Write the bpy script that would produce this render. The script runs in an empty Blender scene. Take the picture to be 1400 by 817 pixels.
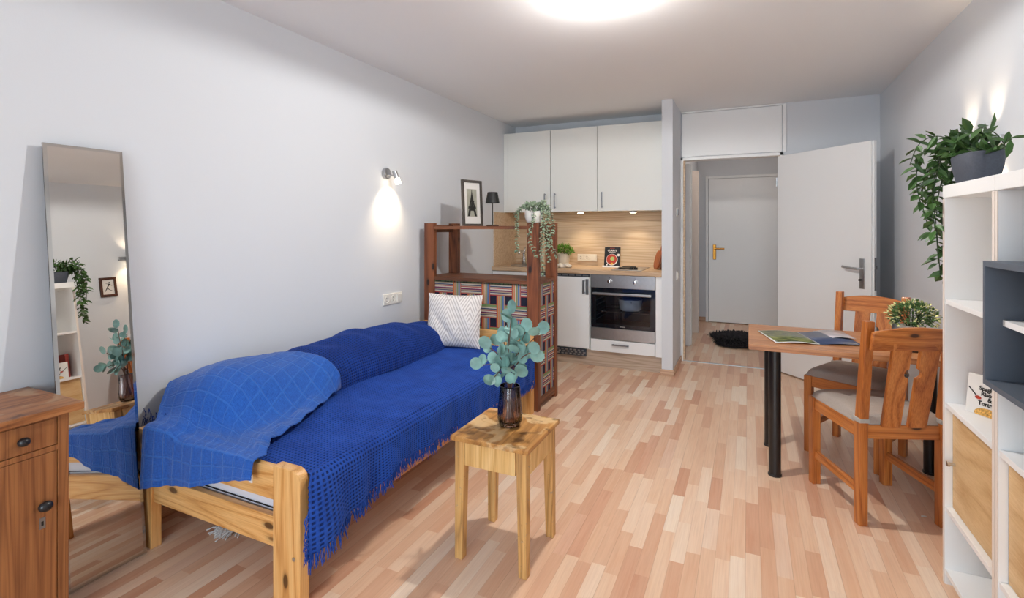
import bpy, bmesh, math, random
import numpy as np
from mathutils import Vector, Matrix
PI = math.pi
R = math.radians
random.seed(7)
scene = bpy.context.scene
col = scene.collection

# ------------------------------------------------------------------ materials
class NT:
    def __init__(s, name):
        s.m = bpy.data.materials.new(name); s.m.use_nodes = True
        s.t = s.m.node_tree; s.N = s.t.nodes; s.L = s.t.links
        s.b = s.N['Principled BSDF']; s.out = s.N['Material Output']
    def n(s, typ, props=None, **ins):
        nd = s.N.new(typ)
        for k, v in (props or {}).items(): setattr(nd, k, v)
        for k, v in ins.items():
            k = k.replace('_', ' ')
            s.set(nd.inputs[int(k[1:])] if k[0] == 'i' and k[1:].isdigit() else nd.inputs[k], v)
        return nd
    def set(s, inp, v):
        if isinstance(v, bpy.types.NodeSocket): s.L.new(v, inp)
        elif isinstance(v, bpy.types.Node): s.L.new(v.outputs[0], inp)
        else: inp.default_value = v
    def math(s, op, a, b=0.0, c=0.0):
        nd = s.N.new('ShaderNodeMath'); nd.operation = op
        for i, v in enumerate((a, b, c)): s.set(nd.inputs[i], v)
        return nd.outputs[0]
    def mix(s, f, a, b, mode='MIX'):
        nd = s.N.new('ShaderNodeMix'); nd.data_type = 'RGBA'; nd.blend_type = mode
        s.set(nd.inputs[0], f); s.set(nd.inputs[6], a); s.set(nd.inputs[7], b)
        return nd.outputs[2]
    def ramp(s, f, stops, interp='LINEAR'):
        nd = s.N.new('ShaderNodeValToRGB'); nd.color_ramp.interpolation = interp
        e = nd.color_ramp.elements
        while len(e) < len(stops): e.new(0.5)
        for x, (p, c) in zip(e, stops): x.position = p; x.color = c
        s.set(nd.inputs[0], f); return nd.outputs[0]
    def bump(s, h, strength=.3, dist=.002):
        nd = s.n('ShaderNodeBump', Strength=strength, Distance=dist, Height=h)
        s.L.new(nd.outputs[0], s.b.inputs['Normal'])
    def obj(s):
        return s.n('ShaderNodeTexCoord').outputs['Object']
    def mapped(s, scale, rot=(0, 0, 0), loc=(0, 0, 0)):
        return s.n('ShaderNodeMapping', Vector=s.obj(), Scale=scale, Rotation=rot, Location=loc).outputs[0]

def lin(r, g=None, b=None):
    if g is None:
        h = r.lstrip('#'); r, g, b = (int(h[i:i+2], 16) for i in (0, 2, 4))
    f = lambda v: (v/255)/12.92 if v/255 <= .04045 else ((v/255+.055)/1.055)**2.4
    return (f(r), f(g), f(b), 1)

def plain(name, c, rough=.5, metal=0, noise=0.0, nscale=30, bump=0.0, spec=.5, coat=0):
    t = NT(name); b = t.b
    b.inputs['Base Color'].default_value = c; b.inputs['Roughness'].default_value = rough
    b.inputs['Metallic'].default_value = metal; b.inputs['Specular IOR Level'].default_value = spec
    b.inputs['Coat Weight'].default_value = coat
    if noise or bump:
        nz = t.n('ShaderNodeTexNoise', Vector=t.obj(), Scale=nscale, Detail=4)
        if noise:
            lo = tuple(v*(1-noise) for v in c[:3])+(1,); hi = tuple(min(1, v*(1+noise)) for v in c[:3])+(1,)
            t.L.new(t.ramp(nz.outputs[0], [(.3, lo), (.7, hi)]), b.inputs['Base Color'])
        if bump: t.bump(nz.outputs[0], bump, .002)
    return t.m

def wood(name, dark, mid, light, axis='Z', ring=9, rough=.42, knots=False, stretch=.08, coat=0, contrast=1, wear=None):
    t = NT(name)
    sc = {'X': (stretch, 1, 1), 'Y': (1, stretch, 1), 'Z': (1, 1, stretch)}[axis]
    v = t.mapped(sc)
    warp = t.n('ShaderNodeTexNoise', Vector=v, Scale=6, Detail=2)
    vv = t.n('ShaderNodeVectorMath', {'operation': 'MULTIPLY_ADD'}, i0=warp.outputs['Color'], i1=(.12, .12, .12), i2=v)
    n1 = t.n('ShaderNodeTexNoise', Vector=vv, Scale=ring, Detail=1, Roughness=.4)
    rings = t.math('FRACT', t.math('MULTIPLY', n1.outputs[0], 9.0))
    tri = t.math('ABSOLUTE', t.math('SUBTRACT', t.math('MULTIPLY', rings, 2.0), 1.0))
    c1 = t.ramp(tri, [(0, dark), (.35, mid), (1, light)])
    v2 = t.mapped(tuple(q*(1 if q == 1 else .3) for q in sc))
    fine = t.n('ShaderNodeTexNoise', Vector=v2, Scale=260, Detail=3)
    c2 = t.ramp(fine.outputs[0], [(.35, dark), (.6, light)])
    c = t.mix(.35, c1, c2)
    c = t.mix(1-contrast, c, mid) if contrast < 1 else c
    if knots:
        ks = {'X': (.45, 1, 1), 'Y': (1, .45, 1), 'Z': (1, 1, .45)}[axis]
        vo = t.n('ShaderNodeTexVoronoi', Vector=t.mapped(ks, loc=(.31, .17, .05)), Scale=9.5, Randomness=1.0)
        k = t.ramp(vo.outputs['Distance'], [(.0, (1, 1, 1, 1)), (.09, (1, 1, 1, 1)), (.13, (.25, .25, .25, 1)), (.2, (0, 0, 0, 1))])
        c = t.mix(k, c, tuple(q*.22 for q in dark[:3])+(1,))
    if wear is not None:
        w = t.n('ShaderNodeTexNoise', Vector=t.obj(), Scale=wear[0], Detail=5, Distortion=.8)
        k = t.ramp(w.outputs[0], [(wear[1], (0, 0, 0, 1)), (wear[1]+.06, (1, 1, 1, 1))])
        c = t.mix(t.math('MULTIPLY', k, .75), c, wear[2])
        w2 = t.n('ShaderNodeTexNoise', Vector=t.mapped((1, 1, 1), loc=(4, 2, 1)), Scale=wear[0]*1.7, Detail=6, Distortion=.5)
        k2 = t.ramp(w2.outputs[0], [(wear[1]+.02, (0, 0, 0, 1)), (wear[1]+.12, (1, 1, 1, 1))])
        c = t.mix(t.math('MULTIPLY', k2, .7), c, tuple(q*.45 for q in dark[:3])+(1,))
    t.L.new(c, t.b.inputs['Base Color'])
    t.b.inputs['Roughness'].default_value = rough; t.b.inputs['Coat Weight'].default_value = coat
    t.bump(fine.outputs[0], .15, .0008)
    return t.m

def laminate_floor():
    t = NT('beech_laminate'); o = t.obj()
    s = t.n('ShaderNodeSeparateXYZ', Vector=o); X, Y = s.outputs[0], s.outputs[1]
    W = .0555
    ix = t.math('FLOOR', t.math('DIVIDE', t.math('ADD', X, 10), W))
    fx = t.math('FRACT', t.math('DIVIDE', t.math('ADD', X, 10), W))
    r1 = t.n('ShaderNodeTexWhiteNoise', {'noise_dimensions': '1D'}, W=ix)
    yy = t.math('ADD', t.math('DIVIDE', t.math('ADD', Y, 10), .82), t.math('MULTIPLY', r1.outputs[0], 7.0))
    iy = t.math('FLOOR', yy); fy = t.math('FRACT', yy)
    # a second cut inside each length gives mixed strip lengths
    cmb = t.n('ShaderNodeCombineXYZ', X=ix, Y=iy)
    rc = t.n('ShaderNodeTexWhiteNoise', {'noise_dimensions': '2D'}, Vector=cmb)
    cut = t.math('ADD', .3, t.math('MULTIPLY', rc.outputs[0], .4))
    half = t.math('GREATER_THAN', fy, cut)
    cmb2 = t.n('ShaderNodeCombineXYZ', X=ix, Y=iy, Z=half)
    rn = t.n('ShaderNodeTexWhiteNoise', {'noise_dimensions': '3D'}, Vector=cmb2)
    base = t.ramp(rn.outputs[0], [(0, lin('#D3A388')), (.2, lin('#E2BA9D')), (.45, lin('#EAC8AC')), (.75, lin('#F0D4BC')), (.93, lin('#F5E2CE')), (1, lin('#D8A68A'))])
    off = t.n('ShaderNodeVectorMath', {'operation': 'MULTIPLY_ADD'}, i0=rn.outputs[1], i1=(9, 9, 9), i2=o)
    g = t.n('ShaderNodeTexNoise', Vector=t.n('ShaderNodeMapping', Vector=off.outputs[0], Scale=(1, .07, 1)).outputs[0], Scale=38, Detail=5, Distortion=.6)
    c = t.mix(.45, base, t.ramp(g.outputs[0], [(.32, lin('#A98A76')), (.5, lin('#C3B3A6')), (.7, lin('#D2C4B8'))]), 'SOFT_LIGHT')
    g2 = t.n('ShaderNodeTexNoise', Vector=t.n('ShaderNodeMapping', Vector=off.outputs[0], Scale=(1, .03, 1)).outputs[0], Scale=190, Detail=3)
    c = t.mix(t.math('MULTIPLY', t.math('SUBTRACT', .62, g2.outputs[0]), .45), c, lin('#A87758'))
    ed = t.math('LESS_THAN', t.math('MINIMUM', fx, t.math('SUBTRACT', 1, fx)), .018)
    c = t.mix(t.math('MULTIPLY', ed, .22), c, lin('#96674C'))
    b3 = t.math('FRACT', t.math('DIVIDE', ix, 3.0))
    seam = t.math('MULTIPLY', t.math('LESS_THAN', b3, .1), t.math('LESS_THAN', fx, .03))
    c = t.mix(t.math('MULTIPLY', seam, .2), c, lin('#8B634E'))
    t.L.new(c, t.b.inputs['Base Color'])
    t.b.inputs['Roughness'].default_value = .36
    t.bump(g2.outputs[0], .08, .0006)
    return t.m

def waffle_mat(name, c1, c2):
    t = NT(name)
    n = t.n('ShaderNodeTexNoise', Vector=t.obj(), Scale=9, Detail=5)
    n2 = t.n('ShaderNodeTexNoise', Vector=t.obj(), Scale=420, Detail=2)
    c = t.ramp(n.outputs[0], [(.3, c1), (.7, c2)])
    # pit shading put into the colour: cell hollows darker than the raised threads
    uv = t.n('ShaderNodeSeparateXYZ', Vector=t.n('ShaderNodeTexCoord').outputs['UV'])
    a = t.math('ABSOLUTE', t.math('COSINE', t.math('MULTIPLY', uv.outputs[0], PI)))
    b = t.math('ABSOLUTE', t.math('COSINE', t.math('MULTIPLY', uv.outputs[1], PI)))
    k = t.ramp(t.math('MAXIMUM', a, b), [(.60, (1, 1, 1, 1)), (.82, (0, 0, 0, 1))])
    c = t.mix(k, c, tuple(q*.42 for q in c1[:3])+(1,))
    t.L.new(c, t.b.inputs['Base Color']); t.b.inputs['Roughness'].default_value = .85
    t.b.inputs['Sheen Weight'].default_value = .05; t.b.inputs['Specular IOR Level'].default_value = .2
    t.bump(n2.outputs[0], .5, .001)
    return t.m

def throw_mat():
    t = NT('bright_blue_cotton')
    uv = t.n('ShaderNodeTexCoord').outputs['UV']
    w = t.n('ShaderNodeTexNoise', Vector=uv, Scale=5, Detail=3)
    uvw = t.n('ShaderNodeVectorMath', {'operation': 'MULTIPLY_ADD'}, i0=w.outputs['Color'], i1=(.03, .03, .03), i2=uv)
    s = t.n('ShaderNodeSeparateXYZ', Vector=uvw.outputs[0])
    def line(c, n):
        f = t.math('FRACT', t.math('MULTIPLY', c, n))
        return t.math('ABSOLUTE', t.math('SUBTRACT', f, .5))
    a = line(s.outputs[0], 11.0); b = line(s.outputs[1], 12.0)
    la = t.ramp(a, [(.0, (1, 1, 1, 1)), (.03, (1, 1, 1, 1)), (.06, (0, 0, 0, 1))])
    lb = t.ramp(b, [(.0, (1, 1, 1, 1)), (.03, (1, 1, 1, 1)), (.06, (0, 0, 0, 1))])
    l = t.math('MAXIMUM', la, lb)
    weave = t.n('ShaderNodeTexNoise', Vector=t.n('ShaderNodeMapping', Vector=uv, Scale=(1, .12, 1)).outputs[0], Scale=330, Detail=3)
    weave2 = t.n('ShaderNodeTexNoise', Vector=t.n('ShaderNodeMapping', Vector=uv, Scale=(.12, 1, 1)).outputs[0], Scale=330, Detail=3)
    ww = t.math('MULTIPLY', t.math('ADD', weave.outputs[0], weave2.outputs[0]), .5)
    c = t.ramp(ww, [(.38, lin('#17489C')), (.62, lin('#2B66BE'))])
    c = t.mix(t.math('MULTIPLY', l, .25), c, lin('#4A86D6'))
    t.L.new(c, t.b.inputs['Base Color']); t.b.inputs['Roughness'].default_value = .9
    t.b.inputs['Sheen Weight'].default_value = .2; t.b.inputs['Specular IOR Level'].default_value = .2
    h = t.math('ADD', t.math('MULTIPLY', ww, .5), t.math('MULTIPLY', l, 1.0))
    t.bump(h, .6, .003)
    return t.m

def woven_mat():
    t = NT('striped_woven_fabric')
    s = t.n('ShaderNodeSeparateXYZ', Vector=t.n('ShaderNodeTexCoord').outputs['Object'])
    u = t.math('ADD', t.math('ADD', s.outputs[0], t.math('MULTIPLY', s.outputs[1], 1.15)), 20.03)
    z = t.math('SUBTRACT', 10.905+.0, s.outputs[2])
    u = t.math('DIVIDE', u, .128); z = t.math('DIVIDE', z, .172)
    iu = t.math('FLOOR', u); fu = t.math('FRACT', u); iz = t.math('FLOOR', z); fz = t.math('FRACT', z)
    vin = t.math('LESS_THAN', fu, .58); hin = t.math('LESS_THAN', fz, .62)
    par = t.math('GREATER_THAN', t.math('FRACT', t.math('MULTIPLY', t.math('ADD', iu, iz), .5)), .25)
    G, W_, B, P, T, Rd, O, K = (lin(h) for h in ('#6F8A5A', '#C9C4B4', '#1E2A5C', '#6A2750', '#A08F78', '#9E2B3A', '#C0713A', '#20305E'))
    Hc = t.ramp(t.math('DIVIDE', fz, .62), [(0, Rd), (.04, G), (.2, T), (.27, W_), (.32, B), (.39, T), (.46, Rd), (.51, W_), (.58, P), (.68, T), (.76, B), (.82, W_), (.87, T), (.94, Rd)], 'CONSTANT')
    Vc = t.ramp(t.math('DIVIDE', fu, .58), [(0, Rd), (.07, O), (.2, T), (.28, O), (.36, W_), (.42, T), (.52, G), (.6, T), (.68, lin('#3D6DA5')), (.83, T), (.93, Rd)], 'CONSTANT')
    both = t.math('MULTIPLY', vin, hin)
    c = lin('#10142B')
    c = t.mix(vin, c, Vc)
    c = t.mix(hin, c, Hc)
    c = t.mix(t.math('MULTIPLY', both, par), c, Vc)
    t.L.new(c, t.b.inputs['Base Color']); t.b.inputs['Roughness'].default_value = .9
    n = t.n('ShaderNodeTexNoise', Vector=t.obj(), Scale=300, Detail=2)
    t.bump(t.math('ADD', n.outputs[0], t.math('MULTIPLY', t.math('MAXIMUM', vin, hin), 1.5)), .5, .002)
    return t.m

def chevron_mat():
    t = NT('diamond_pattern_cotton')
    uv = t.n('ShaderNodeTexCoord').outputs['UV']
    s = t.n('ShaderNodeSeparateXYZ', Vector=uv)
    U = t.math('MULTIPLY', s.outputs[0], 5.0); V = t.math('MULTIPLY', s.outputs[1], 2.4)
    iu = t.math('FLOOR', U); fu = t.math('FRACT', U)
    odd = t.math('GREATER_THAN', t.math('FRACT', t.math('MULTIPLY', iu, .5)), .25)
    sg = t.math('SUBTRACT', t.math('MULTIPLY', odd, 2.0), 1.0)
    big = t.math('FLOOR', t.math('ADD', V, t.math('MULTIPLY', fu, sg)))
    flip = t.math('GREATER_THAN', t.math('FRACT', t.math('MULTIPLY', t.math('ADD', big, iu), .333)), .5)
    sg2 = t.math('MULTIPLY', sg, t.math('SUBTRACT', 1.0, t.math('MULTIPLY', flip, 2.0)))
    st = t.math('FRACT', t.math('MULTIPLY', t.math('ADD', t.math('MULTIPLY', V, 1.0), t.math('MULTIPLY', fu, sg2)), 4.0))
    k = t.math('GREATER_THAN', st, .42)
    c = t.mix(k, lin('#BFB7B4'), lin('#E9E4E0'))
    t.L.new(c, t.b.inputs['Base Color']); t.b.inputs['Roughness'].default_value = .9
    t.bump(k, .4, .002)
    return t.m

def glassy(name, tint, rough=.02, ior=1.45, rib=0):
    t = NT(name)
    t.N.remove(t.b)
    tr = t.n('ShaderNodeBsdfTransparent', Color=tint)
    gl = t.n('ShaderNodeBsdfGlossy', Color=(1, 1, 1, 1), Roughness=rough)
    fr = t.n('ShaderNodeFresnel', IOR=ior)
    mx = t.n('ShaderNodeMixShader', i0=fr.outputs[0], i1=tr.outputs[0], i2=gl.outputs[0])
    t.L.new(mx.outputs[0], t.out.inputs[0])
    return t.m

def emis(name, c, strength):
    t = NT(name); t.b.inputs['Base Color'].default_value = c
    t.b.inputs['Emission Color'].default_value = c; t.b.inputs['Emission Strength'].default_value = strength
    return t.m

def wallpaint(name, c, bump=.12):
    t = NT(name); t.b.inputs['Base Color'].default_value = c; t.b.inputs['Roughness'].default_value = .92
    t.b.inputs['Specular IOR Level'].default_value = .15
    n = t.n('ShaderNodeTexNoise', Vector=t.obj(), Scale=160, Detail=4)
    t.bump(n.outputs[0], bump, .0015)
    return t.m

M = {}
M['wall'] = wallpaint('white_wall_paint', lin('#D9DDE2'))
M['ceiling'] = wallpaint('white_ceiling_paint', lin('#EEF0F2'))
M['white'] = plain('white_lacquer', lin('#EEF0F1'), .4)
M['white_matt'] = plain('matt_white_laminate', lin('#ECEEEA'), .45)
M['shelf_white'] = plain('white_shelf_laminate', lin('#F1F1F0'), .45)
M['cream_edge'] = plain('cream_edge_band', lin('#EADFD5'), .5)
M['floor'] = laminate_floor()
M['beech_skirt'] = wood('beech_skirting', lin('#9A6B4B'), lin('#B98A66'), lin('#C99D79'), 'Y', 10, .45)
M['beech_skirt_x'] = wood('beech_skirting_x', lin('#A98267'), lin('#C3A084'), lin('#D3B497'), 'X', 10, .45)
M['oak_back'] = wood('light_oak_splashback', lin('#BC9C7A'), lin('#D2B594'), lin('#DFC8A8'), 'X', 11, .5, stretch=.045)
M['oak_top'] = wood('light_oak_worktop', lin('#A98A6C'), lin('#C6A685'), lin('#D4B797'), 'X', 12, .5, stretch=.05)
M['oak_plinth'] = wood('washed_oak_plinth', lin('#A08B78'), lin('#BCA691'), lin('#CCB8A4'), 'X', 12, .5, stretch=.05)
M['pine'] = wood('golden_pine', lin('#BC7C3A'), lin('#E0A762'), lin('#EBBB7B'), 'Z', 7, .4, knots=True, coat=.15)
M['pine_x'] = wood('golden_pine_x', lin('#BC7C3A'), lin('#E0A762'), lin('#EBBB7B'), 'X', 7, .4, knots=True, coat=.15)
M['pine_y'] = wood('golden_pine_y', lin('#9C5A24'), lin('#BE7A3A'), lin('#CC8C4C'), 'Y', 7, .4, coat=.15)
M['chair'] = wood('honey_pine', lin('#8A4314'), lin('#B8692A'), lin('#CB8140'), 'Z', 7, .38, coat=.25)
M['chair_x'] = wood('honey_pine_x', lin('#8A4314'), lin('#B8692A'), lin('#CB8140'), 'X', 7, .38, knots=True, coat=.25)
M['chair_y'] = wood('honey_pine_y', lin('#8A4314'), lin('#B8692A'), lin('#CB8140'), 'Y', 7, .38, coat=.25)
M['tabletop'] = wood('nut_tabletop', lin('#8A5430'), lin('#B1764A'), lin('#C08A5C'), 'X', 11, .35, stretch=.05)
M['darkwood'] = wood('dark_stained_pine', lin('#47200F'), lin('#743F22'), lin('#8E5230'), 'Z', 7, .5, knots=True)
M['darkwood_x'] = wood('dark_stained_pine_x', lin('#44220F'), lin('#6E3F24'), lin('#875233'), 'X', 8, .5)
M['darkwood_y'] = wood('dark_stained_pine_y', lin('#44220F'), lin('#6E3F24'), lin('#875233'), 'Y', 8, .5)
M['oldoak'] = wood('antique_oak', lin('#704020'), lin('#8B5630'), lin('#9E673A'), 'Z', 15, .45, stretch=.05)
M['oldoak_y'] = wood('antique_oak_y', lin('#6A3A1C'), lin('#94592F'), lin('#AC7446'), 'Y', 8, .4, stretch=.08, wear=(7, .6, lin('#B08E6C')))
M['oldoak_edge'] = wood('antique_oak_edge', lin('#74380F'), lin('#A6602A'), lin('#BC7638'), 'Y', 8, .4, stretch=.08)
M['stool'] = wood('worn_birch', lin('#BE8C48'), lin('#DDB06C'), lin('#E9C386'), 'Z', 8, .5)
M['stool_leg'] = wood('worn_birch_leg', lin('#9C7040'), lin('#CE9C58'), lin('#DCB070'), 'Z', 12, .55, wear=(40, .64, lin('#A08E76')))
M['stool_top'] = wood('worn_birch_top', lin('#8E5C28'), lin('#B98142'), lin('#CB9654'), 'Y', 8, .45, wear=(9, .52, lin('#DDBB8A')))
M['birch'] = wood('birch_veneer', lin('#C49A66'), lin('#D6B27E'), lin('#DFBE8E'), 'Y', 4, .5, stretch=.3)
M['black_knob'] = plain('black_painted_knob', lin('#17181C'), .3)
M['black'] = plain('black_metal', lin('#0E0F12'), .32, spec=.6)
M['black_matt'] = plain('matt_black', lin('#121212'), .6)
M['steel'] = plain('brushed_steel', lin('#B9BABC'), .3, 1, noise=.05, nscale=40)
M['steel_dark'] = plain('dark_brushed_steel', lin('#8B8C90'), .35, .9)
M['chrome'] = plain('chrome', lin('#D9DADB'), .12, 1)
M['brass'] = plain('brass', lin('#A87632'), .3, 1)
M['oven_black'] = plain('oven_cavity_enamel', lin('#101319'), .35)
M['oven_glass'] = glassy('oven_door_glass', (.80, .84, .90, 1), .03, 1.5)
M['vase_glass'] = glassy('smoky_brown_glass', (.78, .69, .68, 1), .03, 1.5)
M['clear_glass'] = glassy('clear_glass', (.95, .95, .95, 1), .02, 1.3)
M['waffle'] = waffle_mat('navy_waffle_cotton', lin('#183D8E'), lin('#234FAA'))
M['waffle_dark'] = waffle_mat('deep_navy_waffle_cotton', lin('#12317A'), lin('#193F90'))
M['throw'] = throw_mat()
M['woven'] = woven_mat()
M['chevron'] = chevron_mat()
M['mattress'] = plain('white_mattress_cover', lin('#D8DAE4'), .8, bump=.5, nscale=18)
M['cushion'] = plain('grey_beige_seat_cover', lin('#A69B92'), .9, noise=.06, nscale=200, bump=.3)
M['cushion_side'] = plain('striped_ticking', lin('#A6A29C'), .9, noise=.05, nscale=100)
M['leaf_euc'] = plain('eucalyptus_leaf', lin('#83ABA3'), .5, noise=.35, nscale=14)
M['stem_euc'] = plain('eucalyptus_stem', lin('#6A4A3C'), .7)
M['leaf_ivy'] = plain('dark_green_leaf', lin('#40602F'), .45, noise=.5, nscale=14)
M['stem_green'] = plain('green_stem', lin('#2F4226'), .6)
M['leaf_grey'] = plain('grey_green_leaf', lin('#84957C'), .6, noise=.3, nscale=25)
M['leaf_herb'] = plain('herb_leaf', lin('#5D8A2C'), .5, noise=.4, nscale=40)
M['leaf_bush'] = plain('bush_leaf', lin('#4F7340'), .5, noise=.4, nscale=40)
M['leaf_tip'] = plain('pale_yellow_blossom', lin('#D5D69A'), .6, noise=.15, nscale=40)
M['pot_white'] = plain('white_ceramic', lin('#D8D6D0'), .45, bump=.1, nscale=12)
M['pot_cream'] = plain('cream_ceramic', lin('#D9D2C2'), .5)
M['pot_grey'] = plain('charcoal_stone_pot', lin('#474C57'), .75, noise=.12, nscale=150, bump=.25)
M['soil'] = plain('potting_soil', lin('#2B2018'), .95, noise=.3, nscale=80, bump=.6)
M['greybox'] = plain('slate_grey_laminate', lin('#59626E'), .5)
M['paper'] = plain('white_paper', lin('#E2DFDA'), .7)
M['mirror'] = plain('mirror_glass', lin('#D6D2CC'), 0.0, 1)
M['mirror_edge'] = plain('bevelled_mirror_edge', lin('#C7C6C2'), .06, 1)
M['frame_grey'] = plain('grey_brown_frame', lin('#4A443F'), .5)
M['photo_grey'] = plain('grey_photo_sky', lin('#A5A495'), .6, noise=.15, nscale=12)
M['ink'] = plain('dark_print_ink', lin('#23221F'), .6)
M['frame_brown'] = plain('dark_brown_frame', lin('#4A2818'), .4)
M['rug'] = plain('black_sheepskin', lin('#27242A'), .8, noise=.3, nscale=20)
M['fringe_white'] = plain('white_cotton_fringe', lin('#CFCDCB'), .9)
M['boardwood'] = wood('acacia_board', lin('#6E2F14'), lin('#A5552A'), lin('#B9683A'), 'Z', 9, .45)
M['towel'] = plain('white_patterned_towel', lin('#D5D0C6'), .9, noise=.3, nscale=45, bump=.4)
M['vent_dark'] = plain('dark_vent', lin('#3E454F'), .5)
M['switch'] = plain('white_switch_plastic', lin('#E6E4DE'), .35)
M['cream_plastic'] = plain('cream_switch_plastic', lin('#E6DDCB'), .35)
M['red_cover'] = plain('red_book_cloth', lin('#8E2F26'), .7)
M['book_black'] = plain('black_book_cover', lin('#131217'), .4)
M['curry_red'] = plain('red_curry', lin('#B23A22'), .5, noise=.3, nscale=90)
M['print_yellow'] = plain('yellow_print', lin('#D9A93C'), .5, noise=.25, nscale=120)
M['print_green'] = plain('pale_green_print', lin('#A9B86A'), .5)
M['print_red'] = plain('red_print', lin('#9C3A2C'), .5)
M['pasta'] = plain('pasta_print', lin('#D9A352'), .6, noise=.5, nscale=160)
M['navy_page'] = plain('navy_page', lin('#3A4664'), .3, noise=.2, nscale=9)
M['pink_page'] = plain('pale_photo_page', lin('#B8B0B4'), .3, noise=.35, nscale=14)
M['grey_page'] = plain('grey_green_cover', lin('#6F7C76'), .3, noise=.3, nscale=10)
t = NT('landscape_photo_page')
nz = t.n('ShaderNodeTexNoise', Vector=t.mapped((1, 2.6, 1)), Scale=14, Detail=5)
t.L.new(t.ramp(nz.outputs[0], [(.3, lin('#22302A')), (.45, lin('#4B5530')), (.55, lin('#878A50')), (.65, lin('#3B4A3A')), (.8, lin('#C9C3B0'))]), t.b.inputs['Base Color'])
t.b.inputs['Roughness'].default_value = .3; M['land_page'] = t.m
M['lamp_dome'] = emis('lit_opal_glass', (1, .90, .74, 1), 12.0)
M['lamp_tip'] = emis('lit_spot_glass', (1, .82, .58, 1), 14.0)
M['led'] = emis('lit_led_disc', (1, .85, .62, 1), 14.0)

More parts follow.
